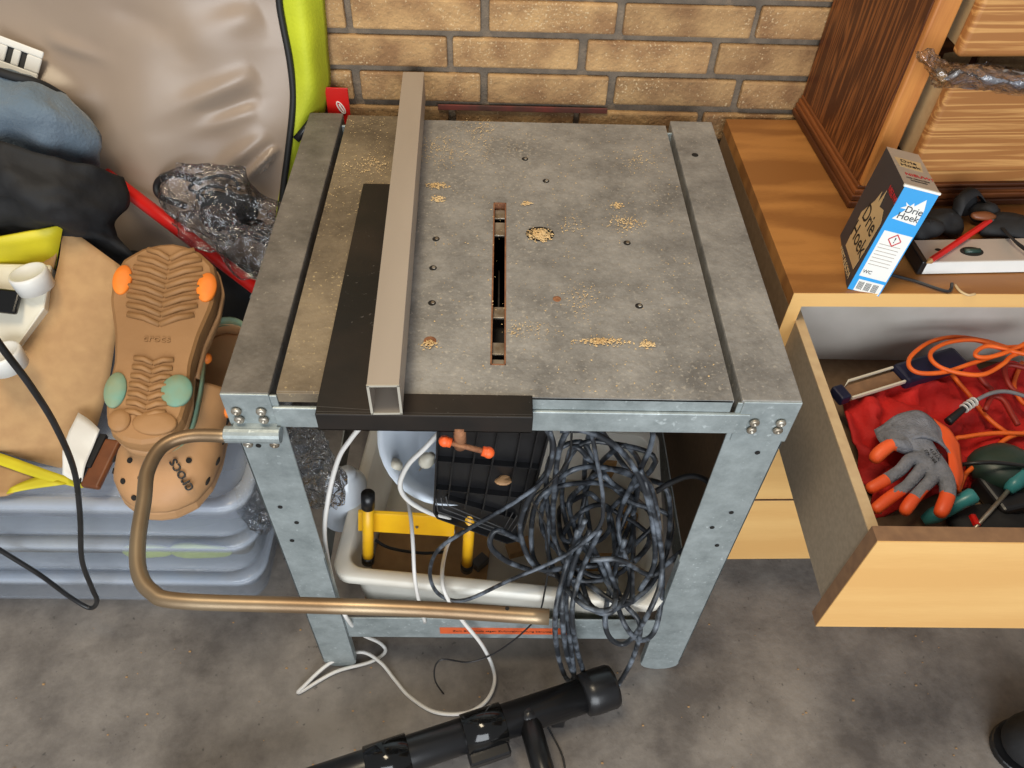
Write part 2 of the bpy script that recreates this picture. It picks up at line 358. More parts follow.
# =====================================================================  SETTING
WY = .70
g = MB(); g.box(-2.2, 2.2, -2.2, WY+.1, -.08, 0); struct('floor', g, 'floor')
wl = MB(); wl.box(-2.2, 2.2, WY+.006, WY+.1, 0, 2.0)
wl.cur = 1
pr, pc = .0624, .222
for r_ in range(6, 22):
    zc = .778+(r_-13)*pr                  # bottom joint centre of the course
    off = (-.105 if (r_ % 2 == 0) else -.048)
    for c_ in range(-9, 10):
        x0 = off+c_*pc+.006+random.uniform(-.002, .002); x1 = off+(c_+1)*pc-.006+random.uniform(-.002, .002)
        if x1 < -1.5 or x0 > 1.3: continue
        d = random.uniform(-.0015, .0015)
        wl.box(x0, x1, WY-.004+d, WY+.008, zc+.0058+random.uniform(-.001, .001), zc+pr-.0058+random.uniform(-.001, .001))
struct('wall_back', wl, ['mortar', 'brick'], bevel=.0035, segs=2)

g = MB(); g.box(-.13, .17, WY-.0075, WY-.004, .770, .780); struct('trim_1', g, 'red_paint', bevel=.001)
# =====================================================================  TABLE SAW
T = thing('table_saw', (0, .3, 0), 'galvanised steel table saw with worn grey top, in the middle of the floor', 'table saw')
def tp(name, mb, m, **k): o = mb.build(name, m, **k); under(T, o); return o
H = .8; D = .622; X0, X1 = -.339, .339
def ang(name, prof_mb, m='galv'): return tp(name, prof_mb, m, bevel=.002)
# main plate with holes: build as mesh with a slot (frame pieces around the slot)
sx0, sx1, sy0, sy1 = -.028, -.009, .05, .378
mp = MB()
for a, b_, c, d in ((-.148, sx0, 0, .606), (sx1, .258, 0, .606), (sx0, sx1, 0, sy0), (sx0, sx1, sy1, .606)):
    mp.box(a, b_, c, d, H-.004, H)
bm = bmesh.new(); me = mp.mesh('t'); bm.from_mesh(me); bmesh.ops.remove_doubles(bm, verts=bm.verts, dist=1e-5)
fs = [f for f in bm.faces if any(len(e.link_faces) > 2 for e in f.edges) and abs(f.normal.z) < .1]
me = bpy.data.meshes.new('tabletop'); bm.to_mesh(me); bm.free()
o = link('tabletop', me, 'top'); under(T, o)
lip = MB(); lip.box(-.148, .258, 0, .003, H-.022, H-.0005); lip.box(-.148, .258, .603, .606, H-.03, H-.004); lip.box(.255, .258, .003, .603, H-.022, H-.004); tp('tabletop_lip', lip, 'galv', bevel=.001)
lp = MB(); lp.box(-.275, -.150, .004, .618, H-.0035, H-.0008); lp.box(-.275, -.150, .002, .005, H-.018, H-.002)
o = tp('side_plate', lp, 'rusttop', bevel=.001); o['label'] = 'brownish rusty side plate of the top'
for sgn, nm in ((-1, 'side_beam'), (1, 'side_beam')):
    b = MB()
    xo = .339*sgn; xi = (.283 if sgn < 0 else .268)*sgn
    a_, c_ = sorted((xo, xi))
    b.box(a_, c_, 0, D, H-.003, H)
    b.box(*sorted((xo, xo-.003*sgn)), 0, D, H-.05, H-.002)
    b.box(*sorted((xi, xi+.003*sgn)), 0, D, H-.045, H-.002)
    o = tp(nm, b, 'beamtop' if sgn < 0 else 'top', bevel=.0015)
# front apron behind the lip, back apron
b = MB(); b.box(-.283, .283, -.004, .001, H-.058, H-.022); tp('front_apron', b, 'galv', bevel=.0015)
b = MB(); b.box(-.283, .283, D-.03, D-.026, H-.07, H-.006); tp('rear_apron', b, 'galv', bevel=.0015)
b = MB(); b.box(.27, .339, -.002, .001, H-.075, H-.001); tp('corner_plate', b, 'galv', bevel=.001)
b = MB(); b.box(-.339, -.283, -.002, .001, H-.062, H-.001); tp('corner_plate', b, 'galv', bevel=.001)
# legs: L profiles
for sx, fr in ((-1, 1), (1, 1), (-1, 0), (1, 0)):
    b = MB(); y0 = 0 if fr else D
    dy = 1 if fr else -1
    xo = .337*sx
    # wide face at front, rounded foot; narrower flange to the inside turned back
    wx = (.073 if sx > 0 else .062) if fr else .05
    top = H-.005; n = 8
    prof = [(xo, top), (xo-wx*sx, top)]
    prof += [(xo-wx*sx*(.5+.5*math.cos(math.pi*i/n)), .028-.028*math.sin(math.pi*i/n)) for i in range(n+1)]
    b.prism([(x, y0+.0*dy, z) for x, z in prof], (0, .003*dy, 0))
    xa, xb = sorted((xo, xo-.003*sx)); ya, yb = sorted((y0, y0+.045*dy))
    b.box(xa, xb, ya, yb, .03, top)
    xi = xo-wx*sx; xa, xb = sorted((xi, xi+.003*sx)); ya, yb = sorted((y0, y0+.012*dy))
    b.box(xa, xb, ya, yb, .03, .42)
    lg = tp('leg', b, 'galv', bevel=.001)
    if fr:
        for hz in (.70, .56, .52, .47):
            hb = MB(); hb.lathe([(.0035, 0), (.0035, .0006)], Matrix.Translation((xo-wx*sx*(.35 if hz != .52 else .6), -.0006, hz)) @ Matrix.Rotation(math.pi/2, 4, 'X'), 10)
            ho = hb.build('bolt_hole', 'hole'); ho.parent = lg
def rivets(pts, name='rivet'):
    for p in pts:
        m = Matrix.Translation(p) @ Matrix.Rotation(math.pi/2, 4, 'X')
        r = MB(); r.lathe([(.0062, 0), (.006, .002), (.004, .0035), (.0022, .0038), (.002, .0015)], m, 12); o = r.build(name, 'rivet', smooth=True); under(T, o)
rivets([(x, -.0045, z) for x in (.290, .322) for z in (.765, .751)])
rivets([(x, -.0045, z) for x in (-.325, -.296) for z in (.772, .757)])
# braces
b = MB(); b.box(-.30, .30, .003, .006, .128, .205); b.box(-.30, .30, .003, .03, .128, .131); fb = tp('front_brace', b, 'galv', bevel=.001)
for sx in (-1, 1):
    b = MB(); xa, xb = sorted((.334*sx, .331*sx)); b.box(xa, xb, .02, D-.02, .13, .2); tp('side_brace', b, 'galv', bevel=.001)
b = MB(); b.box(-.31, .31, D-.012, D-.008, .13, .2); tp('rear_brace', b, 'galv', bevel=.001)
# orange sticker with writing
pa = PY(439, 621, .0026); pb = PY(566, 634, .0026)
st = MB(); st.box(pa.x, pb.x+.002, .0018, .0029, .148, .172); so = st.build('warning_sticker', 'sticker', bevel=.0003); under(T, so)
tx = text('sticker_lettering', 'Zum Brennholz sägen Zuführeinrichtung benutzen', 'ink', Matrix.Translation(((pa.x+pb.x)/2, .0016, .160)) @ Matrix.Rotation(math.pi/2, 4, 'X'), .0088)
under(T, tx)
# blade slot insert
b = MB()
for a in ((sx0, sx0+.002, sy0, sy1), (sx1-.002, sx1, sy0, sy1), (sx0, sx1, sy0, sy0+.002), (sx0, sx1, sy1-.002, sy1)):
    b.box(a[0], a[1], a[2], a[3], H-.012, H+.0008)
tp('slot_rim', b, 'rust', bevel=.0004)
for y_, l_ in ((.36, .02), (.325, .03), (.15, .02), (.085, .02), (.06, .012)):
    b = MB(); b.box(sx0+.002, sx1-.002, y_-l_/2, y_+l_/2, H-.010, H-.007); tp('slot_bridge', b, 'rivet', bevel=.0005)
b = MB(); b.lathe([(.13, -.001), (.13, .001)], Matrix.Translation((-.0185, .21, H-.15)) @ Matrix.Rotation(math.pi/2, 4, 'Y'), 48); tp('saw_blade', b, 'blacksteel')
b = MB(); b.box(-.033, -.005, .045, .38, H-.05, H-.03); tp('slot_shade', b, 'dark')  # near-black box paints the shade down in the slot
# screws, holes with sawdust
def disc(p, r, h=.0008, m='hole', name='screw_hole', ry=1, n=16):
    b = MB(); b.lathe([(r, 0), (r, h*.4), (r*.8, h)], Matrix.Translation(p) @ Matrix.Diagonal((1, ry, 1, 1)), n); return tp(name, b, m, smooth=False)
for q in ((436, 239), (433, 268), (432, 303), (639, 306), (627, 243), (546, 181), (525, 159)):
    p = PZ(*q, H); disc(p, .0052, .0006, 'hole', 'countersunk_screw')
    disc(p+V((.001, 0, .0004)), .0026, .0012, 'rivet', 'screw_head')
for q in ((695, 155), (557, 299), (430, 341)): disc(PZ(*q, H), .0055 if q[0] != 430 else .008, .0006, 'hole' if q[0] != 430 and q[0] != 557 else 'rust', 'hole')
p = PZ(540, 234, H); disc(p, .0205, .0006, 'hole', 'round_hole', .82)
# tube arm swung towards the viewer, with its sleeve
ZT = .737
arm = spl([(-.285, -.012, ZT), (-.34, -.012, ZT)], 4)+spl([PZ(232, 436, ZT), PZ(190, 436, ZT), PZ(163, 446, ZT), PZ(148, 470, ZT), PZ(144, 500, ZT), PZ(138, 540, ZT), PZ(139, 572, ZT), PZ(152, 592, ZT), PZ(180, 601, ZT), PZ(300, 605, ZT), PZ(420, 609, ZT), PZ(549, 617, ZT)], 8)[1:]
b = MB(); b.tube(arm, .0083, 16); tp('support_arm', b, 'tube', smooth=True)
b = MB(); b.tube([(-.345, -.012, ZT), (-.278, -.012, ZT)], .0105, 16); b.box(-.335, -.282, -.010, -.001, ZT-.006, .747); tp('arm_sleeve', b, 'galv', bevel=.001)
rivets([(x, -.0105, ZT-.02) for x in (-.322, -.29)])
b = MB(); b.lathe([(.0022, 0), (.0022, .0008)], Matrix.Translation(PZ(507, 612, ZT)+V((0, 0, .0077))), 10); tp('pin_hole', b, 'hole')
# motor housing under the top (dark)
b = MB(); b.box(-.06, .10, .16, .40, H-.24, H-.03); b.tube([(.02, .28, H-.14), (.16, .28, H-.14)], .07, 20); tp('motor_housing', b, 'blackplastic', bevel=.01)

# rip fence
Fc = thing('rip_fence', (-.17, .3, H), 'aluminium rip fence with black base and orange tipped clamp screw, lying across the saw top', 'fence')
def fp(name, mb, m, **k): o = mb.build(name, m, **k); under(Fc, o); return o
a0 = V((-.1605, -.032, 0)); a1 = V((-.183, .665, 0)); dr = (a1-a0).normalized(); sd = V((dr.y, -dr.x, 0))
W_, hz0, hz1, t_ = .035, H+.004, H+.053, .0025
def fbar(u0, u1, v0, v1, z0, z1, mb):
    p = [a0+dr*v0+sd*u0, a0+dr*v0+sd*u1, a0+dr*v1+sd*u1, a0+dr*v1+sd*u0]
    mb.hexa([q+V((0, 0, z0)) for q in p]+[q+V((0, 0, z1)) for q in p])
Lf = (a1-a0).length
b = MB(); fbar(0, W_, 0, Lf, hz1-t_, hz1, b); fbar(0, W_, 0, Lf, hz0, hz0+t_, b); fbar(0, t_, 0, Lf, hz0+t_, hz1-t_, b); fbar(W_-t_, W_, 0, Lf, hz0+t_, hz1-t_, b)
fp('box_profile', b, 'alu', bevel=.0006)
b = MB(); fbar(-.0003, W_+.0003, -.0008, .0008, hz0-.0002, hz0+t_, b); fbar(-.0003, W_+.0003, -.0008, .0008, hz1-t_, hz1+.0002, b); fbar(-.0003, t_, -.0008, .0008, hz0, hz1, b); fbar(W_-t_, W_+.0003, -.0008, .0008, hz0, hz1, b)
fp('cut_end', b, 'alu_raw')
b = MB(); b.prism([(-.224, -.022, H+.0008), (-.1605, -.026, H+.0008), (-.178, .415, H+.0008), (-.224, .415, H+.0008)], (0, 0, .003)); fp('base_plate', b, 'blacksteel', bevel=.0008)
b = MB(); b.box(-.224, .022, -.03, .0005, H+.0005, H+.0035); b.box(-.224, .022, -.033, -.029, H-.026, H+.0035); b.box(-.224, .022, -.033, -.012, H-.026, H-.022); fp('clamp_bar', b, 'blacksteel', bevel=.003, segs=3)
sc = V((-.062, -.028, H-.024))
b = MB(); b.tube([sc+V((0, 0, .004)), sc+V((0, 0, -.035))], .0075, 14); s1 = fp('clamp_screw', b, 'rust', smooth=True)
h0 = sc+V((-.018, -.004, -.02)); h1 = sc+V((.034, -.008, -.036))
b = MB(); b.tube([h0, h1], .0035, 10); fp('clamp_handle', b, 'rust', smooth=True)
for q, e in ((h0, (h0-h1).normalized()), (h1, (h1-h0).normalized())):
    b = MB(); b.sphere(q, .0072); b.tube([q-e*.008, q+e*.002], .0062, 12); fp('orange_tip', b, 'orange', smooth=True)

# sawdust
sd_ = MB()
def flake(p, s):
    a = random.uniform(0, 6.28); u = V((math.cos(a), math.sin(a), random.uniform(-.2, .2)))*s; v = V((-math.sin(a), math.cos(a), random.uniform(-.3, .3)))*s*random.uniform(.3, .9)
    h = V((0, 0, s*.5)); p = p+V((0, 0, s*.25))
    sd_.add([p-u-v, p+u-v, p+u+v*.5, p-u*.6+v, p+h], [(0, 1, 4), (1, 2, 4), (2, 3, 4), (3, 0, 4), (3, 2, 1, 0)])
def heap(px, py, rx, ry, n, s=.0013, stack=.002):
    c = PZ(px, py, H+.0008)
    for _ in range(n):
        x, y = random.gauss(0, .45), random.gauss(0, .45)
        if x*x+y*y > 1.4: continue
        if sx0-.001 < c.x+x*rx < sx1+.001: continue
        flake(c+V((x*rx, y*ry, stack*max(0, 1-x*x-y*y)*random.random())), s*random.uniform(.5, 1.3))
heap(540, 235, .0175, .015, 500); heap(437, 186, .02, .008, 140); heap(438, 199, .01, .009, 120); heap(526, 204, .009, .006, 60)
heap(618, 206, .010, .008, 70); heap(627, 224, .03, .02, 160, .0011); heap(601, 342, .036, .007, 260); heap(648, 345, .011, .008, 110)
heap(572, 224, .02, .03, 60, .001); heap(520, 330, .05, .02, 120, .0009); heap(580, 300, .03, .04, 120, .0009); heap(440, 150, .045, .05, 260, .0009)
heap(480, 130, .04, .04, 160, .0009); heap(372, 165, .04, .03, 130, .0011); heap(640, 160, .05, .05, 110, .0009); heap(430, 345, .013, .010, 70); heap(490, 150, .07, .05, 160, .0008)
for _ in range(620):
    flake(V((random.uniform(-.11, .255), random.uniform(.01, .6), H+.0005)), random.uniform(.0005, .0012))
for _ in range(160): flake(V((random.uniform(-.27, -.2), random.uniform(.35, .61), H+.0002)), random.uniform(.0005, .0011))
tag(sd_.build('sawdust', 'sawdust'), 'pale sawdust scattered over the grey saw top', 'sawdust', kind='stuff')

# =====================================================================  LIGHT CABINET WITH OPEN DRAWER
KX, KY, KH = .386, .213, .78
CB = thing('drawer_cabinet', (KX, KY, 0), 'light beech chest of drawers right of the saw, upper drawer pulled open', 'cabinet')
CB.rotation_euler = (0, 0, math.radians(1.2))
def kp(name, mb, m, parent=None, **k): return mb.build(name, m, parent or CB, **k)
CW, CDp = .8, .455
b = MB(); b.box(0, CW, 0, CDp, KH-.024, KH); ct = kp('top_board', b, 'beechtop', bevel=.0008)
b = MB(); b.box(0, CW, -.0012, 0, KH-.024, KH-.0002); kp('top_edging', b, 'beech')
b = MB(); b.box(0, .018, .001, CDp, .0, KH-.0245); kp('side_panel', b, 'side')
b = MB(); b.box(CW-.018, CW, .001, CDp, .0, KH-.0245); kp('side_panel', b, 'side')
for xx in (0, CW-.018):
    b = MB(); b.box(xx, xx+.018, -.0006, .001, .0, KH-.0245); kp('side_edging', b, 'beech')
b = MB(); b.box(.019, CW-.019, CDp-.01, CDp, .0, KH-.026); kp('back_panel', b, 'whiteboard')
b = MB(); b.box(.019, CW-.019, .04, .055, .0, .06); kp('plinth', b, 'side')
b = MB(); b.box(.019, CW-.019, .001, CDp-.012, .515, .525); kp('divider', b, 'whiteboard')
for z0, z1 in ((.078, .292), (.298, .512)):
    b = MB(); b.box(.004, CW-.004, -.019, -.0025, z0, z1); fr_ = kp('drawer_front', b, 'beech', bevel=.0006)
    b = MB(); b.box(.004, CW-.004, -.019, -.0025, z1+.0002, z1+.0012); kp('front_edging', b, 'edge', fr_)
# the open drawer, a little askew
DR = bpy.data.objects.new('open_drawer', None); col.objects.link(DR)
DRm = Matrix.Translation((.402, -.15, .526))
DR.parent = CB; DR.matrix_parent_inverse = (Matrix.Translation((KX, KY, 0)) @ Matrix.Rotation(math.radians(1.2), 4, 'Z')).inverted(); DR.matrix_basis = DRm
dm = MB(); dm.box(0, .79, 0, .019, 0, .215); o = dm.build('drawer_front', 'edge', DR)
dm = MB(); dm.box(.0, .79, -.0014, 0, 0, .215); o = dm.build('front_veneer', 'beech', DR)
for dx in (0, .774):
    dm = MB(); dm.box(dx+.002, dx+.014, .02, .45, .035, .2); ds_ = dm.build('drawer_side', 'dside', DR)
    dm = MB(); dm.box(dx+.0015, dx+.0145, .02, .45, .2003, .2025); dm.build('side_edging', 'dedge', ds_)
dm = MB(); dm.box(.014, .776, .438, .45, .035, .2); dm.build('drawer_back', 'whiteboard', DR)
dm = MB(); dm.box(.014, .776, .02, .438, .04, .046); dm.build('drawer_bottom', 'side', DR)

# =====================================================================  OAK CHEST ON TOP
UD = thing('oak_chest', (.516, .41, KH), 'dark oak small chest with horizontal grain drawers, standing on the light cabinet', 'chest of drawers')
UD.rotation_euler = (0, 0, math.radians(3.8))
def up(name, mb, m, parent=None, **k): return mb.build(name, m, parent or UD, **k)
UW, UDp, UH = .55, .282, .62
b = MB()
# moulded plinth: stepped profile
for i, (o_, z0, z1) in enumerate(((0, .001, .012), (.0025, .012, .022), (.005, .022, .030), (.008, .030, .036))):
    b.box(o_, UW, o_, UDp, z0, z1)
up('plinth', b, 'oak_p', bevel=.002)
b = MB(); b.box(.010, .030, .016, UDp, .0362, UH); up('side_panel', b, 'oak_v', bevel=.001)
b = MB(); b.box(.0105, .042, .004, .0158, .0362, UH); up('front_stile', b, 'oak_strip', bevel=.003)
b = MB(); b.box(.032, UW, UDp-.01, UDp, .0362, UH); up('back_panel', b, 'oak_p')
b = MB(); b.box(.043, UW, .014, .03, .0362, .08); up('bottom_rail', b, 'oak_h')
for i, (z0, z1, dy) in enumerate(((.088, .226, .040), (.25, .40, .025), (.408, .54, .012))):
    q = bpy.data.objects.new('drawer', None); col.objects.link(q); q.parent = UD; q.location = (.048, -dy, z0)
    b = MB(); b.box(0, .53, 0, .02, 0, z1-z0); b.build('drawer_front', 'oak_h', q, bevel=.006, segs=4)
    b = MB(); b.box(.006, .016, .021, .24, .006, z1-z0-.012); b.build('drawer_side', 'dedge', q)
    b = MB(); b.box(.017, .5, .021, .24, .006, .012); b.build('drawer_bottom', 'dedge', q)
# clear bag squeezed above the lower drawer
rows = [[PY(918, 50, .36), PY(926, 70, .36), PY(935, 86, .37), PY(950, 84, .37), PY(990, 90, .37), PY(1040, 94, .37)],
        [PY(920, 52, .35), PY(932, 68, .34), PY(944, 76, .34), PY(960, 72, .335), PY(995, 80, .335), PY(1040, 84, .335)],
        [PY(925, 50, .36), PY(940, 58, .37), PY(952, 64, .385), PY(970, 64, .39), PY(1000, 68, .39), PY(1040, 72, .39)]]
bag_ = sheet('plastic_bag', rows, 'wrap', nu=7, nv=7, wr=.006, ws=45, wr2=.004, ws2=70, th=.0008)
tag(bag_, 'crumpled clear plastic bag poking out between the oak drawers', 'plastic bag')
b = MB(); blob(b, PY(1000, 80, .375), (.075, .012, .014), .35, 40, 20); tag(b.build('pale_filler', 'palegrey', smooth=True), 'pale grey filler added inside the clear bag to brighten it, between the oak drawers', 'pouch')  # pale body added behind the clear sheet so it reads brighter

# =====================================================================  SODA BOX
O = PZ(847, 288.5, KH+.001); U = PZ(881, 294.5, KH+.001)-O; Vv = PZ(838, 240, KH+.001)-O
Tt = PY(905, 185, O.y+.02)-O
ux = U.normalized(); wz = (Tt-ux*Tt.dot(ux)); hB = Tt.length; tilt = ux*Tt.dot(ux)
wz = Tt.normalized(); ux = (ux-wz*ux.dot(wz)).normalized(); vy = wz.cross(ux); vq = Vv.normalized(); vq = (vq-wz*vq.dot(wz)).normalized(); vy = (vy*.4+vq*.6).normalized(); ux = vy.cross(wz)
BX = Matrix((ux, vy, wz)).transposed().to_4x4(); BX.translation = O
wB = .045; dB = .122
SB = thing('carton_box', O, 'upright dark carton with blue side panel and cream lettered label, on the light cabinet top', 'box')
def sp(name, mb, m, **k): o = mb.build(name, m, **k); under(SB, o); return o
b = MB(); b.box(0, wB, 0, dB, 0, hB, BX)
sp('carton', b, 'boxdark', bevel=.0008)
b = MB(); b.box(.0005, wB-.0005, -.0006, 0, .0005, hB-.0005, BX); sp('blue_panel', b, 'boxblue')
b = MB(); b.box(.0055, wB-.002, -.0009, -.0005, .024, hB*.60, BX); b.box(.008, wB-.002, -.0009, -.0005, .001, .019, BX); sp('white_label', b, 'boxwhite')
b = MB(); b.box(0, wB, 0, dB, hB, hB+.0006, BX); sp('carton_lid', b, 'boxgrey')
b = MB(); b.box(-.001, wB+.001, -.001, .003, hB-.002, hB+.001, BX); sp('lid_flap', b, 'boxwhite', bevel=.0004)
def face_txt(nm, s, m, u, w, size, side, rot_=0, sx=1):
    if side == 'f': base = BX @ Matrix.Translation((u, -.0012, w)) @ Matrix.Rotation(math.pi/2, 4, 'X')
    elif side == 'l': base = BX @ Matrix.Translation((-.0012, u, w)) @ Matrix.Rotation(-math.pi/2, 4, 'Z') @ Matrix.Rotation(math.pi/2, 4, 'X')
    else: base = BX @ Matrix.Translation((u, w, hB+.0012))
    o = text(nm, s, m, base @ Matrix.Rotation(rot_, 4, 'Z'), size, sx=sx); under(SB, o); return o
# front (blue) side prints
lz = hB*.84
def poly_on(nm, pts, m, side, off=.0009):
    b = MB()
    if side == 'f': b.prism([BX @ V((x, -off, z)) for x, z in pts], BX.to_3x3() @ V((0, .0003, 0)))
    elif side == 'l': b.prism([BX @ V((-off, y, z)) for y, z in pts], BX.to_3x3() @ V((.0003, 0, 0)))
    else: b.prism([BX @ V((x, y, hB+off)) for x, y in pts], BX.to_3x3() @ V((0, 0, -.0003)))
    return sp(nm, b, m)
poly_on('label_burst', [(.006, lz-.02), (.017, lz-.004), (.009, lz-.004), (.015, lz), (.012, lz+.005), (.019, lz+.001), (.022, lz+.006), (.024, lz+.002), (.034, lz+.014), (.038, lz), (.038, lz-.022)], 'boxwhite', 'f')
face_txt('lettering', 'Drie', 'ink', .027, lz-.004, .0125, 'f'); face_txt('lettering', 'Hoek', 'ink', .024, lz-.014, .0125, 'f')
d0 = (.030, hB*.535)
b_ = .0085
for i in range(4):
    pts = [(b_, 0), (0, b_), (-b_, 0), (0, -b_)]
    (x1_, z1_), (x2_, z2_) = pts[i], pts[(i+1) % 4]
    poly_on('hazard_diamond', [(d0[0]-.006+x1_, d0[1]+z1_-.001), (d0[0]-.006+x1_, d0[1]+z1_+.001), (d0[0]-.006+x2_, d0[1]+z2_+.001), (d0[0]-.006+x2_, d0[1]+z2_-.001)], 'inkred', 'f', .0013)
face_txt('hazard_mark', '!', 'ink', d0[0]-.006, d0[1], .011, 'f')
for i in range(7):
    poly_on('printed_line', [(.008, .044+i*.0052), (.036, .044+i*.0052), (.036, .0447+i*.0052), (.008, .0447+i*.0052)], 'boxgrey', 'f', .0012)
face_txt('lettering', 'WC', 'ink', .013, .032, .007, 'f')
for k_ in range(3):
    for j in range(5):
        x_ = .010+k_*.010+j*.0016
        poly_on('barcode_bar', [(x_, .004), (x_+.0007, .004), (x_+.0007, .016), (x_, .016)], 'ink', 'f', .0012)
# dark front face prints (left side)
poly_on('label_shape', [(.012, .024), (.08, .024), (.087, .075), (.062, .105), (.055, .122), (.05, .108), (.042, .13), (.038, .108), (.02, .112), (.006, .1), (.008, .06)], 'boxcream', 'l')
face_txt('lettering', 'Drie', 'ink', .045, .083, .034, 'l'); face_txt('lettering', 'Hoek', 'ink', .048, .052, .034, 'l')
face_txt('lettering', 'KRISTALSODA', 'boxcream', .052, .012, .0125, 'l')
face_txt('lettering', 'NIEUW!', 'inkred', .018, .135, .012, 'l')
# top prints
poly_on('label_shape', [(.006, .06), (.036, .057), (.04, .09), (.004, .09)], 'boxcream', 't')
face_txt('lettering', 'Drie', 'ink', .021, .08, .012, 't'); face_txt('lettering', 'Hoek', 'ink', .021, .067, .012, 't')
face_txt('lettering', 'NIEUW!', 'inkred', .026, .037, .0105, 't', math.pi/2*0); face_txt('lettering', 'met natuurlijke', 'ink', .022, .026, .005, 't')
face_txt('lettering', 'kristalsoda', 'ink', .022, .019, .005, 't')

# spirit level, pencil, hex key, straps
la = PZ(925, 262, KH+.023); lb = PZ(1080, 259, KH+.023); lc = PZ(912, 240, KH+.023)
xl = (lb-la).normalized(); yl = V((-xl.y, xl.x, 0)); LM = frame(la, lb, la+yl)
lw_ = (lc-la).dot(yl); LL = (lb-la).length
LV = thing('spirit_level', la-V((0, 0, .023)), 'pale aluminium spirit level with black end and oval window, on the cabinet top', 'spirit level')
def lv(name, mb, m, **k): o = mb.build(name, m, **k); under(LV, o); return o
b = MB(); b.box(.004, LL, 0, lw_, -.021, 0, LM); lv('level_body', b, 'level', bevel=.001)
b = MB(); b.box(.004, LL, -.0008, 0, -.021, -.001, LM); lv('front_face', b, 'boxwhite')
b = MB(); b.box(-.004, .0045, -.0015, lw_+.001, -.0222, .001, LM); lv('end_cap', b, 'blackplastic', bevel=.002)
c = LM.inverted() @ PZ(972, 251, KH+.024)
b = MB(); b.lathe([(.0135, 0), (.0135, .0005)], LM @ Matrix.Translation((c.x, c.y, 0)) @ Matrix.Diagonal((1.25, .75, 1, 1)), 24); lv('oval_window', b, 'hole')
b = MB(); b.tube([LM @ V((c.x-.011, c.y, .001)), LM @ V((c.x+.011, c.y, .001))], .004, 10); lv('vial', b, 'greenbox', smooth=True)
b = MB(); b.lathe([(.0035, 0), (.0035, .0005)], LM @ Matrix.Translation((.03, .026, 0)) @ Matrix.Diagonal((1.3, .8, 1, 1)), 12); lv('hang_hole', b, 'hole')
p0 = PZ(927, 263, KH+.028); p1 = PZ(991, 220, KH+.029); e = (p1-p0).normalized()
PN = thing('pencil', p0, 'red carpenter pencil lying across the pale spirit level', 'pencil')
b = MB(); b.tube([p0+e*.008, p1-e*.004], .0046, 6); under(PN, b.build('pencil_body', 'red'))
b = MB(); b.tube([p0, p0+e*.008], [.001, .0046], 6); under(PN, b.build('pencil_tip', 'woodblock'))
b = MB(); b.tube([p1-e*.004, p1+e*.001], .0046, 6); under(PN, b.build('pencil_end', 'ribedge'))
q = [PZ(880, 272, KH+.004), PZ(915, 281, KH+.004), PZ(945, 291, KH+.004), PZ(951, 289, KH+.004), PZ(952, 283, KH+.008)]
b = MB(); b.tube([q[0]]+spl(q[1:], 4), .0022, 6); tag(b.build('hex_key', 'cableblack'), 'black hex key in front of the spirit level', 'hex key')
b = MB(); b.tube(spl([PZ(955, 285, KH+.002), PZ(960, 291, KH+.002), PZ(968, 295, KH+.002), PZ(975, 294, KH+.002)], 4), .0018, 6); tag(b.build('glue_drip', 'boxcream', smooth=True), 'little dried pale drip beside the hex key', 'glue')
b = MB()
for i, (x, y, r, sc_) in enumerate(((948, 222, .026, 1), (925, 232, .018, 1), (985, 212, .02, 1), (965, 205, .015, 1.2))):
    blob(b, PZ(x, y, KH+.022), (r*1.2, r*.8, .017), .5, 50, 22, i)
st_ = spl([PZ(955, 215, KH+.03), PZ(962, 200, KH+.05), PZ(975, 192, KH+.05), PZ(985, 205, KH+.03), PZ(996, 222, KH+.02), PZ(1010, 240, KH+.03), PZ(1030, 255, KH+.034)], 7)
g_ = []
for i, p in enumerate(st_): g_.append([p+V((-.004, .008, .003)), p+V((.0, 0, .005)), p+V((.004, -.009, 0))])
b.grid(g_)
blob(b, PZ(1020, 228, KH+.02), (.06, .022, .016), .5, 40, 22, 9)
tag(b.build('work_strap', 'blackcloth', smooth=True, solid=.001), 'crumpled black strap heap behind the spirit level', 'strap')
b = MB(); blob(b, PZ(983, 216, KH+.034), (.02, .008, .006), .3, 60, 14, 3); tag(b.build('leather_scrap', 'leather', smooth=True), 'small brown scrap on the black straps', 'scrap')

# =====================================================================  DRAWER CONTENTS
ZD = .526+.047
cl = [[PZ(840, 392, ZD+.03), PZ(880, 378, ZD+.055), PZ(930, 368, ZD+.05), PZ(985, 362, ZD+.04), PZ(1040, 362, ZD+.03)],
      [PZ(848, 425, ZD+.045), PZ(890, 410, ZD+.055), PZ(935, 400, ZD+.04), PZ(985, 400, ZD+.03), PZ(1040, 398, ZD+.03)],
      [PZ(862, 470, ZD+.03), PZ(905, 455, ZD+.035), PZ(950, 440, ZD+.03), PZ(995, 440, ZD+.025), PZ(1040, 440, ZD+.02)],
      [PZ(880, 515, ZD+.015), PZ(920, 500, ZD+.02), PZ(955, 490, ZD+.02), PZ(995, 480, ZD+.015), PZ(1040, 475, ZD+.015)]]
o = sheet('red_cloth', cl, 'redcloth', nu=10, nv=10, wr=.03, ws=34, wr2=.008, ws2=60, th=.003); tag(o, 'crumpled bright red cloth in the open drawer, under the grey glove', 'cloth')
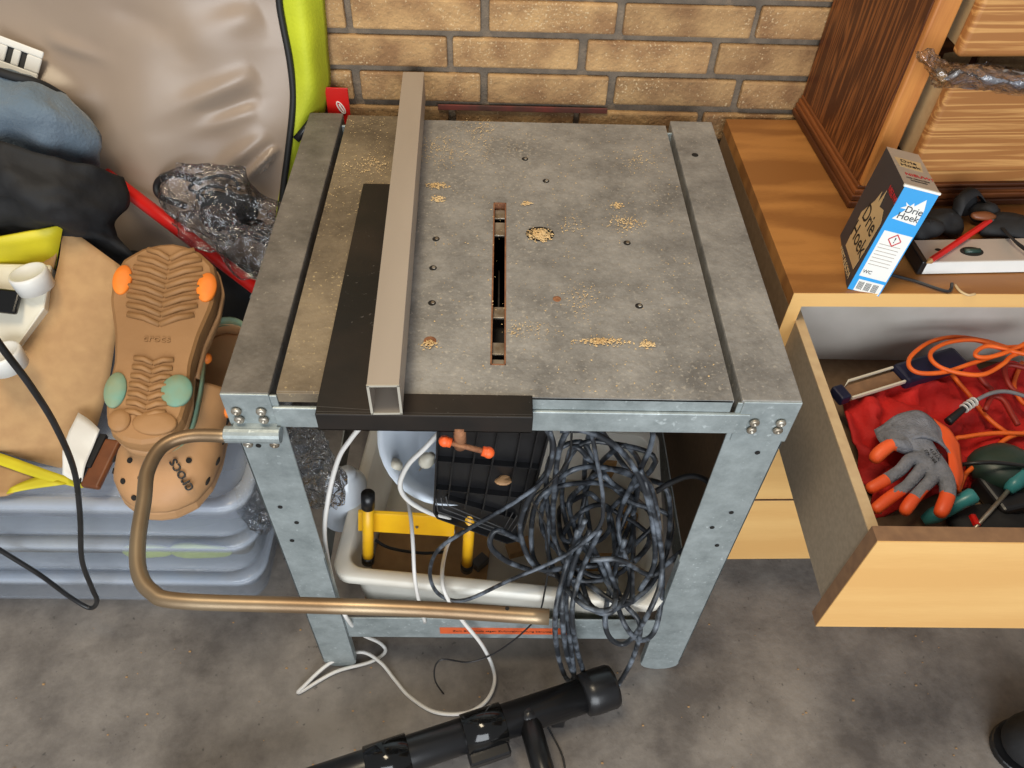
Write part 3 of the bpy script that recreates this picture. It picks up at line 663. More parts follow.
# tool roll: clear case with navy end caps
TR = thing('tool_case', PZ(880, 375, ZD), 'slim clear tool case with dark navy caps, behind the red cloth', 'tool case')
pA = PZ(838, 394, ZD+.07); pB = PZ(955, 358, ZD+.075); e = (pB-pA).normalized(); n_ = V((-e.y, e.x, 0))
TM = frame(pA, pB, pA+n_)
Lc = (pB-pA).length
def tr(name, mb, m, **k): o = mb.build(name, m, **k); under(TR, o); return o
b = MB(); b.box(-.002, .016, -.012, .014, -.014, .003, TM); tr('end_cap', b, 'navy', bevel=.003)
b = MB(); b.box(Lc*.52, Lc*1.05, -.018, .020, -.018, .005, TM); tr('case_body', b, 'navy', bevel=.006)
b = MB(); b.box(.016, Lc*.52, -.011, .013, -.012, -.004, TM); tr('window', b, 'edge', bevel=.002)
b = MB(); b.prism([TM @ V(q) for q in ((.016, .008, -.002), (.03, .018, -.002), (Lc*.52, .018, -.002), (Lc*.52, .015, -.002), (.03, .015, -.002))], (0, 0, .003)); b.box(.016, Lc*.52, -.014, -.011, -.004, .001, TM); tr('clear_rail', b, 'cream')
# orange cord
zc = ZD+.10
c1 = [(1040, 352), (1010, 348), (985, 341), (955, 337), (930, 342), (912, 355), (909, 366), (920, 373), (945, 372), (970, 364), (1000, 354), (1030, 342)]
c2 = [(1030, 346), (1000, 347), (975, 340), (950, 342), (933, 350), (931, 359), (942, 368), (965, 374), (985, 374), (1003, 364), (1012, 356), (1030, 350)]
c3 = [(1035, 356), (1015, 352), (990, 346), (978, 350), (976, 356), (990, 357), (1012, 350), (1035, 338)]
c4 = [(945, 366), (958, 382), (970, 396), (985, 415), (1000, 428), (1012, 434), (1035, 434)]
c5 = [(1035, 434), (1005, 433), (985, 434), (965, 437), (955, 440), (950, 460)]
c6 = [(1035, 430), (1010, 437), (995, 448), (980, 462), (966, 474), (958, 492)]
c7 = [(1022, 362), (1014, 385), (1022, 402), (1035, 410)]
OC = thing('orange_cord', PZ(960, 370, ZD), 'bright orange cord coiled in loops in the open drawer', 'cord')
b = MB()
for i, c_ in enumerate((c1, c2, c3, c4, c5, c6, c7)):
    hz = zc+(.004*i if i < 3 else -.035-.004*i)
    pts = [PZ(x, y, hz-(.0 if i < 3 else (.02*k_/len(c_)))) for k_, (x, y) in enumerate(c_)]
    b.tube(spl(pts, 7), .0033, 8)
under(OC, b.build('cord_loops', 'cord', smooth=True))
b = MB(); b.tube(spl([PZ(1040, 372, ZD+.08), PZ(1008, 365, ZD+.075), PZ(1006, 378, ZD+.07), PZ(1016, 392, ZD+.065), PZ(1040, 398, ZD+.06)], 6), .004, 8)
b.tube(spl([PZ(978, 375, ZD+.07), PZ(985, 384, ZD+.066), PZ(992, 390, ZD+.06)], 4), .004, 8)
b.tube(spl([PZ(985, 410, ZD+.06), PZ(992, 397, ZD+.062), PZ(1003, 400, ZD+.062), PZ(1012, 415, ZD+.06), PZ(1018, 425, ZD+.058)], 4), .004, 8)
tag(b.build('dark_red_cable', 'cordred', smooth=True), 'dark red cable lying below the orange coil', 'cable')
# black and white grip cable
b = MB(); pts = [PZ(948, 422, ZD+.062), PZ(962, 410, ZD+.07), PZ(975, 401, ZD+.074), PZ(992, 393, ZD+.075), PZ(1010, 392, ZD+.07), PZ(1035, 400, ZD+.06)]
GR = thing('black_hose', pts[0], 'black and silver ribbed hose end right of the grey glove', 'hose')
sp_ = spl(pts, 8); b.tube(sp_[:18], [.0065-.0002*i for i in range(18)], 10); under(GR, b.build('grip', 'blackplastic', smooth=True))
b = MB(); b.tube(sp_[17:], .003, 8); under(GR, b.build('hose', 'cablegrey', smooth=True))
for i in range(4):
    j = 9+i*2; e = (sp_[j+1]-sp_[j]); b = MB(); b.tube([sp_[j], sp_[j]+e*.5], .0072, 12); under(GR, b.build('ring', 'boxwhite'))
# dark tools at the lower right of the drawer
b = MB(); blob(b, PZ(1005, 470, ZD+.03), (.05, .04, .03), .15, 20, 24, 2); tag(b.build('green_case', 'greenbox', smooth=True), 'dark green rounded case at the right of the drawer', 'case')
b = MB(); b.box(-.03, .09, -.03, .035, 0, .03, Matrix.Translation(PZ(1000, 502, ZD+.004)) @ Matrix.Rotation(.25, 4, 'Z')); tag(b.build('black_case', 'blackplastic', bevel=.008, segs=4), 'black hard case in the lower right of the drawer', 'case')
def driver(tip, end, hcol, label, r=.011):
    d = (end-tip); L_ = d.length; e = d.normalized()
    t = thing('screwdriver', tip, label, 'screwdriver')
    b = MB(); b.tube([end-e*.0, end-e*.004, end-e*.02, end-e*.06, end-e*.075], [r*.72, r, r*.93, r, r*.6], 14); under(t, b.build('handle', hcol, smooth=True))
    b = MB(); b.tube([tip, end-e*.074], .003, 8); under(t, b.build('shaft', 'rivet', smooth=True))
driver(PZ(925, 520, ZD+.012), PZ(976, 494, ZD+.055), 'tealplastic', 'screwdriver with round teal handle right of the glove')
driver(PZ(960, 545, ZD+.012), PZ(1040, 455, ZD+.060), 'tealplastic', 'screwdriver with teal handle at the right edge of the drawer')
b = MB(); b.tube([PZ(972, 516, ZD+.02), PZ(977, 526, ZD+.022)], .005, 8); tag(b.build('red_marker', 'red'), 'small red marker end at the front of the drawer, right of the glove', 'marker')
b = MB(); b.tube(spl([PZ(955, 466, ZD+.05), PZ(975, 463, ZD+.068), PZ(1000, 463, ZD+.07), PZ(1040, 468, ZD+.06)], 6), .003, 8); tag(b.build('black_lead', 'cableblack', smooth=True), 'thin black lead over the dark green case', 'cable')
b = MB(); blob(b, PZ(995, 524, ZD+.008), (.06, .03, .02), .3, 30, 24, 11); tag(b.build('black_pouch', 'blackcloth', smooth=True), 'black cloth pouch at the front right of the open drawer', 'pouch')
# glove
zg = ZD+.075
def G(x, y, dz=0): return PZ(x, y, zg+dz)
vs = [G(932, 466), G(918, 446, .0), G(908, 430, .0), G(901, 420, -.005),
      G(910, 458, .006), G(901, 470, .008), G(884, 481, .004), G(866, 491, -.004),
      G(921, 470, .004), G(908, 485, .006), G(888, 499, 0), G(872, 512, -.008),
      G(934, 478, .004), G(922, 489, .006), G(909, 504, 0), G(902, 516, -.008),
      G(947, 480, .002), G(948, 495, .002), G(943, 508, -.002), G(938, 518, -.008),
      G(903, 447, .012), G(893, 443, .014), G(880, 452, .008), G(871, 463, -.002)]
ed = [(0, 1), (1, 2), (2, 3), (0, 4), (4, 5), (5, 6), (6, 7), (0, 8), (8, 9), (9, 10), (10, 11), (0, 12), (12, 13), (13, 14), (14, 15), (0, 16), (16, 17), (17, 18), (18, 19), (1, 20), (20, 21), (21, 22), (22, 23)]
rd = [(.021, .013), (.022, .013), (.024, .012), (.027, .012), .010, .0085, .009, .0085, .0095, .008, .009, .0085, .0095, .008, .0095, .009, .012, .0105, .0105, .009, .010, .0095, .0105, .010]
me = skin(vs, ed, rd, 2)
me.materials.clear(); GL = link('work_glove', me, ['glovegrey', 'gloveorange'], smooth=True)
tips = [(vs[7], .034), (vs[11], .031), (vs[15], .031), (vs[19], .036), (vs[23], .026), (vs[22], .022), (G(962, 474, -.01), .014), (G(950, 440, -.006), .014), (G(955, 490, -.008), .014)]
for p in me.polygons:
    p.material_index = 1 if any((p.center-t).length < r_ for t, r_ in tips) else 0
tag(GL, 'grey knit work glove with orange dipped fingertips, lying in the open drawer', 'glove')
rows = [[G(874, 430, -.012), G(890, 419, .0), G(914, 411, .004), G(934, 418, .0), G(946, 434, -.01)],
        [G(878, 440, -.006), G(893, 431, .008), G(915, 424, .014), G(936, 430, .006), G(950, 446, -.006)],
        [G(890, 452, -.002), G(902, 443, .012), G(920, 438, .016), G(938, 442, .01), G(955, 458, -.004)]]
o = sheet('cuff', rows, 'glovegrey', nu=6, nv=6, wr=.006, ws=35, th=.003); o.parent = GL
rows = [[G(934, 418, -.006), G(948, 428, -.008), G(960, 444, -.014)], [G(940, 432, -.004), G(952, 444, -.004), G(962, 458, -.012)], [G(948, 452, 0), G(957, 462, 0), G(964, 476, -.01)], [G(950, 478, .004), G(958, 484, 0), G(960, 492, -.012)]]
o = sheet('orange_palm_edge', rows, 'gloveorange', nu=5, nv=5, wr=.002, ws=35, th=.003); o.parent = GL
tmx = frame(G(933, 452, .0175), G(950, 472, .013), G(945, 445, .0175))
for i, s_ in enumerate(('EN 388', '4131X', 'C E')):
    o = text('printing', s_, 'ink', tmx @ Matrix.Translation((.004, -.009+.008*i, .001)), .007); o.parent = GL

# =====================================================================  CLEAR STORAGE BINS, left
zb = 0
for i in range(3):
    x1_ = (-.455, -.435, -.415)[i]; x0_ = -1.25; y0_ = (.108, .10, .088)[i]; y1_ = .545; hh = .138; z0 = i*.142
    t = thing('storage_bin', (x0_/2+x1_/2, .36, z0), ('bottom', 'middle', 'top')[i]+' of the three stacked clear plastic storage boxes left of the saw', 'storage box', 'stacked clear storage boxes')
    b = MB()
    def ring(ins, z, r=.05, n=6):
        out = []
        for cx_, cy_, a in ((x1_-ins-r, y0_+ins+r, -90), (x1_-ins-r, y1_-ins-r, 0), (x0_+ins+r, y1_-ins-r, 90), (x0_+ins+r, y0_+ins+r, 180)):
            for k_ in range(n+1):
                an = math.radians(a+90*k_/n); out.append(V((cx_+r*math.cos(an), cy_+r*math.sin(an), z)))
        return out
    b.grid([ring(.028, z0+.001), ring(.022, z0+.006), ring(.008, z0+hh-.03), ring(.0, z0+hh-.028), ring(.0, z0+hh-.016)], True)
    n_ = 28; b.add(ring(.028, z0+.001), [tuple(range(n_))])
    o = b.build('bin_body', 'bin', smooth=True, solid=.0015); under(t, o)
    b = MB(); gr_ = [ring(-.003, z0+hh-.017), ring(-.004, z0+hh-.004), ring(.0, z0+hh-.001), ring(.014, z0+hh-.001), ring(.018, z0+hh-.006)]
    b.grid(gr_, True); b.add(ring(.018, z0+hh-.006), [tuple(range(n_))]); o = b.build('bin_lid', 'binlid', smooth=True, solid=.0015); under(t, o)
    b = MB(); b.box(-1.17, x1_-.035, .155-.01*i, .50, z0+.008, z0+hh-.035); o = b.build('folded_textiles', ('textile_blue', 'camo', 'textile_grey')[i], bevel=.022, segs=4)
    tag(o, 'dark folded textiles seen dimly inside the '+('bottom', 'middle', 'top')[i]+' clear box', 'textiles', kind=None)
    if i == 1:
        b = MB(); blob(b, (-.555, .132, z0+.06), (.06, .010, .022), .25, 20, 18, 5); blob(b, (-.65, .132, z0+.056), (.045, .010, .018), .3, 20, 18, 6); tag(b.build('lime_cloth', 'leafprint', smooth=True), 'pale lime printed cloth inside the middle clear box', 'cloth')
TB = .427
# =====================================================================  BAG against the wall
BG = thing('travel_bag', (-.65, .6, .408), 'large taupe nylon bag with black piping and lime edge, against the brick wall', 'bag')
def yb(py): return .56+.10*max(0, min(1, (250-py)/250))
rows = []
for py, xs in ((-60, (-90, 60, 180, 280)), (0, (-90, 60, 180, 279)), (50, (-90, 60, 185, 288)), (95, (-80, 60, 190, 293)), (140, (-70, 70, 190, 289)), (180, (-60, 80, 190, 284)), (230, (-50, 90, 190, 278)), (290, (-40, 95, 190, 270))):
    rows.append([PY(x, py, yb(py)-(.03 if 0 < j < 3 else 0)) for j, x in enumerate(xs)])
g1 = patch(rows, 30, 16, .012, 9, 3)
# diagonal folds
def fold(p, a, b_, amp, wd):
    a, b_ = V(a), V(b_); ab = b_-a; t = max(0, min(1, (p-a).dot(ab)/ab.length_squared)); d = (p-(a+ab*t)).length
    return amp*math.exp(-(d/wd)**2)*math.sin(math.pi*min(1, t*1.0+.15))
folds = [(PY(150, 135, .6), PY(262, 78, .63), .014, .006), (PY(200, 110, .6), PY(290, 92, .63), -.012, .006), (PY(165, 165, .6), PY(250, 128, .62), .012, .007), (PY(215, 60, .64), PY(284, 30, .65), -.012, .007),
         (PY(225, 80, .63), PY(286, 50, .65), .012, .006), (PY(130, 190, .57), PY(215, 150, .6), -.012, .008), (PY(186, 30, .65), PY(192, 62, .63), -.012, .006), (PY(245, 178, .58), PY(285, 140, .6), .012, .006), (PY(60, 40, .63), PY(150, 70, .62), .008, .012), (PY(110, 130, .6), PY(285, 60, .63), .022, .016), (PY(120, 160, .6), PY(288, 80, .62), -.02, .013), (PY(110, 150, .6), PY(285, 100, .61), .018, .012), (PY(190, 190, .58), PY(285, 120, .61), .018, .014), (PY(170, 40, .65), PY(280, 5, .66), .016, .022), (PY(185, 20, .65), PY(190, 70, .63), -.014, .018), (PY(10, 60, .63), PY(130, 120, .6), .014, .03), (PY(120, 5, .65), PY(200, 40, .64), -.012, .02)]
for r in g1:
    for j, p in enumerate(r):
        h = sum(fold(p, *f) for f in folds); r[j] = p+V((0, -h*2.6, h*.9))
b = MB(); b.grid(g1); under(BG, b.build('bag_body', 'taupe', smooth=True, solid=-.02))
pp = spl([g1[i][-1]+V((.001, -.004, 0)) for i in range(0, len(g1), 8)], 4)
b = MB(); b.tube(pp, .0055, 8); under(BG, b.build('piping', 'piping', smooth=True))
rows = [[PY(280, -60, .655), PY(300, -60, .65), PY(322, -60, .68)], [PY(280, 0, .655), PY(302, 0, .648), PY(325, 0, .685)], [PY(289, 50, .64), PY(308, 50, .63), PY(329, 50, .68)], [PY(294, 95, .62), PY(312, 95, .62), PY(329, 95, .67)],
        [PY(290, 140, .60), PY(300, 140, .61), PY(318, 135, .65)], [PY(285, 180, .585), PY(290, 180, .6), PY(300, 178, .63)], [PY(276, 240, .56), PY(282, 240, .57), PY(290, 240, .6)]]
o = sheet('lime_gusset', rows, 'lime', nu=6, nv=6, wr=.004, ws=15, th=-.006); under(BG, o)
# white ladder buckle
bo = PY(-16, 62, .575); bM = frame(bo, PY(33, 80, .575), PY(-3, 38, .60))
bk = MB()
for a in ((0, .074, 0, .011), (0, .074, .035, .046), (.0, .026, .011, .035), (.034, .045, .011, .035), (.053, .074, .011, .035)): bk.box(*a, 0, .004, bM)
BK = tag(bk.build('strap_buckle', 'white', bevel=.002), 'white plastic two-slot buckle on the taupe bag, top left', 'buckle')
b = MB(); b.box(.004, .070, .006, .040, -.003, -.0005, bM); o = b.build('strap', 'piping'); o.parent = BK  # dark box added behind the buckle so its slots read black
# small black rod and red tag behind saw
b = MB(); b.tube([PY(296, 140, .60), PY(315, 117, .625)], .0065, 10); tag(b.build('black_peg', 'blackplastic', smooth=True), 'short dark peg against the lime edge of the bag', 'peg')
ra = PY(328, 88, .655); rb = PY(351, 90, .655); rc = PY(328, 113, .655)
RT = thing('red_tag', ra, 'small red tag with white oval mark standing behind the saw, right of the bag', 'tag')
RM = frame(rc, PY(351, 114, .655), ra)
wT = (rb-ra).length; hT = (ra-rc).length
b = MB(); b.box(0, wT, -.05, hT, -.003, 0, RM); under(RT, b.build('tag_card', 'red', bevel=.0005))
b = MB()
el = [(wT*.62+.0075*math.cos(a)*.8+.003*math.sin(a)*-1, hT*.25+.010*math.sin(a)+.003*math.cos(a)*-1, .0008) for a in [2*math.pi*i/20 for i in range(20)]]
b.tube([RM @ V(p) for p in el+[el[0]]], .0011, 6); b.tube([RM @ V((wT*.55, hT*.38, .001)), RM @ V((wT*.72, hT*.1, .001))], .0014, 6); under(RT, b.build('oval_mark', 'white'))
# =====================================================================  JACKETS, ROD, BOX
rows = [[PY(-40, 62, .53), PY(5, 70, .53), PY(45, 80, .54), PY(75, 100, .55)], [PY(-40, 95, .48), PY(5, 98, .47), PY(55, 105, .48), PY(95, 128, .53)], [PY(-40, 130, .48), PY(5, 130, .46), PY(60, 140, .47), PY(101, 158, .52)], [PY(-40, 165, .5), PY(5, 165, .49), PY(60, 170, .5), PY(100, 185, .53)]]
o = sheet('denim_garment', rows, 'denim', nu=8, nv=8, wr=.012, ws=22, wr2=.003, ws2=50, th=.006); tag(o, 'blue denim garment draped above the black jacket, left edge', 'garment')
b = MB(); b.tube(spl([PY(-40, 58, .525), PY(5, 74, .515), PY(40, 84, .525), PY(64, 97, .535)], 6), .0065, 8); o = b.build('black_waistband', 'blackcloth', smooth=True); o.parent = bpy.data.objects['denim_garment']
rows = [[PY(-40, 128, .44), PY(10, 142, .43), PY(70, 158, .44), PY(127, 178, .50)], [PY(-40, 165, .40), PY(10, 175, .39), PY(70, 188, .40), PY(125, 200, .48)], [PY(-40, 200, .39), PY(10, 208, .37), PY(65, 215, .38), PY(118, 225, .45)],
        [PY(-40, 235, .41), PY(10, 240, .42), PY(70, 240, .40), PY(130, 250, .43)], [PY(-40, 265, .46), PY(20, 265, .46), PY(90, 268, .43), PY(160, 258, .47)]]
o = sheet('black_jacket', rows, 'blackcloth', nu=8, nv=8, wr=.022, ws=18, wr2=.006, ws2=34, th=.006); tag(o, 'crumpled black jacket between the denim and the cardboard box', 'jacket')
b = MB(); blob(b, (-.7, .5, .50), (.28, .07, .09), .3, 9, 26, 4); tag(b.build('dark_clothing', 'blackcloth', smooth=True), 'dark clothing heap behind the cardboard box, on the storage boxes', 'clothing')
# red rod
ra, rb = PY(105, 174, .54), PY(262, 293, .42)
RR = thing('red_rod', ra, 'red tubular rod slanting behind the clogs and clear film', 'rod')
b = MB(); b.tube([ra, rb], .0115, 14); under(RR, b.build('rod', 'red', smooth=True))
b = MB(); ee = (rb-ra).normalized(); b.tube([rb-ee*.02-V((0, 0, .015)), rb+ee*.05-V((0, 0, .015))], .013, 14); under(RR, b.build('chrome_end', 'galv', smooth=True))
# cardboard box
CX = thing('cardboard_box', (-.8, .3, TB), 'open brown cardboard box with yellow printed flaps on the storage boxes', 'box')
def cx(name, rows, m, th=.004, **k): o = sheet(name, rows, m, th=th, **k); under(CX, o); return o
# near/right wall sheet (flap folded down), from the rim to the lid of the bins
cx('side_flap', [[PY(63, 224, .42), PY(92, 245, .40), PY(121, 266, .385)], [PY(58, 265, .37), PY(92, 285, .355), PY(119, 302, .345)], [PY(44, 308, .32), PY(85, 332, .305), PY(114, 350, .30)],
                 [PY(22, 345, .275), PY(70, 370, .262), PY(106, 395, .255)], [PY(-12, 385, .225), PY(45, 420, .205), PY(92, 442, .20)], [PY(-60, 430, .175), PY(10, 455, .165), PY(76, 472, .16)]], 'card', nu=4, nv=5)
cx('yellow_flap', [[PY(-50, 244, .375), PY(0, 236, .37), PY(63, 224, .405)], [PY(-50, 280, .385), PY(0, 272, .385), PY(56, 268, .39)]], 'yellow', nu=4, nv=4)
cx('inner_wall', [[PY(60, 246, .40), PY(30, 262, .39), PY(-50, 268, .39)], [PY(40, 330, .33), PY(20, 335, .34), PY(-50, 340, .35)]], 'card', nu=4, nv=4)
cx('printed_flap', [[PZ(-30, 446, TB+.028), PZ(0, 453, TB+.028), PZ(45, 469, TB+.024), PZ(94, 486, TB+.016)], [PZ(-30, 456, TB+.024), PZ(0, 465, TB+.024), PZ(38, 478, TB+.02), PZ(80, 488, TB+.014)]], 'yellow', nu=4, nv=3, th=.002)
cx('lower_flap', [[PZ(-40, 455, TB+.018), PZ(0, 462, TB+.018), PZ(44, 477, TB+.016)], [PZ(-40, 478, TB+.014), PZ(0, 480, TB+.014), PZ(26, 482, TB+.012)], [PZ(-40, 496, TB+.01), PZ(0, 496, TB+.01), PZ(12, 493, TB+.01)]], 'card', nu=4, nv=4, th=.003)
cx('yellow_print', [[PZ(10, 488, TB+.018), PZ(22, 482, TB+.018), PZ(45, 474, TB+.02)], [PZ(6, 494, TB+.014), PZ(30, 489, TB+.014), PZ(66, 484, TB+.018)]], 'yellow', nu=3, nv=3, th=.002)
# white appliance with cylinders inside
WA = thing('white_appliance', PY(10, 320, .36), 'white plastic appliance with round knobs and dark display inside the cardboard box', 'appliance')
def wa(name, mb, m, **k): o = mb.build(name, m, **k); under(WA, o); return o
hp = [PY(-40, 262, .37), PY(52, 264, .365), PY(44, 308, .30), PY(22, 338, .265), PY(0, 372, .235), PY(-40, 395, .22)]
b = MB(); b.prism(hp, (-.02, .035, -.05)); wa('housing', b, 'cream', bevel=.006, segs=3)
AX = V((-.12, .10, .98)).normalized(); AM = AX.to_track_quat('Z', 'Y').to_matrix().to_4x4()
for q in ((27, 272, .33), (0, 352, .225)):
    mt = AM.copy(); mt.translation = PY(*q)
    b = MB(); b.lathe([(.027, -.03), (.0285, -.004), (.027, .0), (.0245, .0), (.022, -.004), (.0005, -.009)], mt, 30); wa('knob', b, 'white', smooth=True)
p = PY(4, 302, .30); fM = frame(p, PY(22, 304, .298), PY(4, 288, .32))
b = MB(); b.box(-.05, .024, -.018, .020, -.004, .006, fM); wa('display', b, 'blackshine', bevel=.004, segs=3)
# paper and leather pieces between box and clogs
rows = [[PZ(78, 412, TB+.07), PZ(90, 420, TB+.065), PZ(100, 430, TB+.06)], [PZ(64, 445, TB+.06), PZ(76, 452, TB+.055), PZ(88, 458, TB+.05)], [PZ(62, 474, TB+.045), PZ(72, 480, TB+.04), PZ(82, 482, TB+.035)]]
tag(sheet('paper_scrap', rows, 'white', nu=5, nv=5, wr=.004, ws=40, th=.001), 'creased white paper scrap wedged under the cardboard box', 'paper')
mt = frame(PZ(79, 485, TB+.035), PZ(99, 488, TB+.035), PZ(103, 432, TB+.05))
LF = thing('leather_wallet', mt.translation, 'brown leather sheath with black strap between box and clogs', 'sheath')
b = MB(); b.box(0, .030, 0, .085, -.012, 0, mt); under(LF, b.build('leather_body', 'leather', bevel=.004, segs=3))
b = MB(); b.box(-.006, .006, .03, .09, -.006, .004, mt); b.box(-.004, .0, -.002, .03, -.004, .002, mt); under(LF, b.build('black_strap', 'blackcloth', bevel=.002))

# =====================================================================  CLOGS
def clog_w(t):   # half width along the length, t 0 heel .. 1 toe
    pts = [(0, .0), (.012, .018), (.05, .031), (.12, .039), (.22, .043), (.38, .041), (.52, .046), (.68, .057), (.8, .059), (.9, .051), (.965, .032), (.99, .015), (1, 0)]
    for (a, x), (b_, y) in zip(pts, pts[1:]):
        if t <= b_:
            k_ = (t-a)/(b_-a); return x+(y-x)*k_
    return 0
def outline(s=1, n=48, L_=.28):
    ts = [.5-.5*math.cos(math.pi*i/n) for i in range(n+1)]
    r_ = [(clog_w(t)*s*(1.0), (t-.5)*L_*(.5+.5*s if s < 1 else 1)) for t in ts]; l_ = [(-x*(.94), y) for x, y in reversed(r_)][1:-1]
    return r_+l_
def make_clog(mtx, label, mirrored, top_detail, sole_detail):
    t = thing('foam_clog', mtx.translation, label, 'clog', 'pair of tan clogs')
    if mirrored: mtx = mtx @ Matrix.Diagonal((-1, 1, 1, 1))
    def cp(name, mb, m, **k):
        o = mb.build(name, m, **k); under(t, o); return o
    b = MB(); gg = []
    for s_, z in ((.90, 0), (.97, .004), (1.0, .012), (1.0, .024), (.97, .03), (.9, .032)):
        gg.append([mtx @ V((x, y, z)) for x, y in outline(s_)])
    b.grid(gg, True); n_ = len(gg[0]); b.add(gg[0], [tuple(range(n_))]); b.add(gg[-1], [tuple(range(n_))])
    cp('sole', b, 'sole' if sole_detail else 'clog', smooth=False, bevel=.001)
    # upper: dome over the front 62 %
    b = MB(); gg = []
    L_ = .28; NU = 26
    for i in range(NU+1):
        tt = .40+.6*i/NU; w_ = max(clog_w(min(tt, .9995)), .0005)*.99
        h = .058*(max(0, 1-((tt-.40)/.6)**2.6))**.55 if tt < 1 else 0
        h = max(h, .001); row = []
        cut = max(0, (.52-tt)/.12)      # opening curve at the throat
        for k_ in range(25):
            a = math.pi*k_/24; ca, sa = math.cos(a), math.sin(a)
            hx = w_*(abs(ca)**.8)*(1 if ca > 0 else -1); hz_ = .028+h*(sa**.75)
            yy = (tt-.5)*L_
            if i < 5: yy = yy-(1-sa)*.012*(5-i)/5+sa*.012*(5-i)/5
            row.append(mtx @ V((hx, yy, hz_)))
        gg.append(row)
    b.grid(gg); cp('upper', b, 'clog', smooth=True, solid=.004)
    # rim around heel
    b = MB(); gg = []
    for i in range(21):
        tt = .44*(1-math.sin(math.pi*i/20)) if False else None
    hl = [(x*.98, y) for x, y in outline(1)]
    heel = [(x, y) for x, y in hl if y < -.02]
    R_ = sorted([p for p in heel if p[0] >= 0], key=lambda p: -p[1]); L2 = sorted([p for p in heel if p[0] < 0], key=lambda p: p[1])
    pth = R_+L2; gg = []
    for hz_, s_ in ((.026, 1), (.036, 1.0), (.046, .97)):
        gg.append([mtx @ V((x*s_, y*s_, hz_+(.010*max(0, (-.06-y)/.08) if hz_ > .03 else 0))) for x, y in pth])
    b.grid(gg); cp('heel_rim', b, 'clog', smooth=True, solid=.004)
    # strap
    sp2 = spl([(.046, .0, .050), (.046, -.06, .05), (.036, -.115, .055), (0, -.136, .06), (-.034, -.115, .055), (-.043, -.06, .05), (-.043, 0, .05)], 6)
    b = MB(); b.grid([[mtx @ (p+V((0, 0, d))) for d in (-.008, .008)] for p in sp2]); cp('heel_strap', b, 'teal', smooth=True, solid=.003)
    for sx in (.046, -.043):
        b = MB(); b.sphere(mtx @ V((sx, -.002, .052)), .009, n=14); cp('strap_rivet', b, 'clogor', smooth=True)
    if top_detail:
        for hx, hy in () if True else ((-.022, .105), (.004, .112), (.028, .104), (-.034, .082), (-.008, .088), (.018, .086), (-.022, .060), (.006, .062), (.032, .06)):
            tt = hy/.28+.5; w_ = clog_w(tt)*.99; h = .058*(max(0, 1-((tt-.40)/.6)**2.6))**.55
            ca = max(-1, min(1, hx/w_)); a = math.acos(abs(ca)**(1/.8)*(1 if ca > 0 else -1)); z = .028+h*(math.sin(a)**.75)
            nrm = V((hx*.9/w_*.5, .35 if hy > .09 else .12, 1)).normalized()
            q = Matrix.Translation(V((hx, hy, z-.0012))) @ nrm.to_track_quat('Z', 'Y').to_matrix().to_4x4()
            b = MB(); b.lathe([(.0036, 0), (.0036, .0022)], mtx @ q, 14); cp('vent_hole', b, 'hole')
        for k_ in range(4):
            yy = .09-.028*k_; w_ = clog_w(yy/.28+.5)
            for s_ in (1, -1):
                b = MB(); c_ = mtx @ V((s_*w_*.985, yy, .043)); b.sphere((0, 0, 0), (.0018, .006, .003), n=12); b.v = [tuple(mtx.to_3x3() @ V(q)+c_) for q in b.v]; cp('side_vent', b, 'hole', smooth=True)
    if sole_detail:
        # chevron tread bars on the underside (z<0)
        def bar(x0, y0, x1, y1, w_, m='sole', r=.0035):
            b.tube([mtx @ V(q) for q in ((x0, y0, -.0005), ((x0+x1)/2, (y0+y1)/2+.002, -.002), (x1, y1, -.0005))], w_, 8)
        b = MB()
        for k_ in range(8):
            yy = .018+.0135*k_; w_ = clog_w((yy+.012)/.28+.5)*.66
            bar(.0, yy, -w_, yy+.016, .0045); bar(.0, yy, w_, yy+.012, .0045)
        cp('forefoot_tread', b, 'sole', smooth=True); b = MB()
        for k_ in range(7):
            yy = -.035-.0115*k_; w_ = .020
            bar(.0, yy, -w_, yy+.006, .004); bar(0, yy, w_, yy+.006, .004)
        cp('heel_tread', b, 'sole', smooth=True)
        def pad(x, y, rx, ry, m, nm='tread_pad'):
            b = MB(); b.lathe([(1, .002), (1, -.002), (.92, -.0038), (.4, -.0046)], mtx @ Matrix.Translation((x, y, 0)) @ Matrix.Diagonal((rx, ry, 1, 1)), 24); cp(nm, b, m, smooth=True)
        pad(.046, .078, .010, .021, 'clogor', 'orange_pad'); pad(-.044, .074, .011, .021, 'clogor', 'orange_pad')
        pad(.033, -.072, .011, .023, 'teal', 'teal_pad'); pad(-.028, -.070, .016, .021, 'teal', 'teal_pad')
        pad(-.011, -.112, .022, .015, 'sole'); pad(.024, -.110, .011, .014, 'sole')
        fl = Matrix.Translation((0, -.002, -.0012)) @ Matrix.Rotation(math.pi, 4, 'Y')
        o = text('sole_lettering', 'crocs', 'sole', mtx @ fl, .013, ext=.0006); under(t, o)
    return t
# the overturned clog leans back: heel near, toe away from the viewer
heel = PY(140, 447, .06)
def toe_at(L_):
    best = None
    for i in range(400):
        Yv = .20+.45*i/400; p = PY(173, 240, Yv); d = (p-heel).length
        if best is None or abs(d-L_) < best[0]: best = (abs(d-L_), p)
    return best[1]
toe = toe_at(.335)
yd = (toe-heel).normalized(); mid = (toe+heel)/2
view = (CAM-mid).normalized(); zd = (-view+yd*view.dot(yd)).normalized()   # sole (-z) faces the viewer
zd = (Matrix.Rotation(math.radians(-16), 3, yd) @ zd)
xd = yd.cross(zd).normalized()
SC = 1.18
m1 = Matrix((xd, yd, zd)).transposed().to_4x4() @ Matrix.Diagonal((SC*1.13, SC, SC, 1)); m1.translation = mid
make_clog(m1, 'tan clog turned over, showing its grooved sole with orange and teal pads', False, False, True)
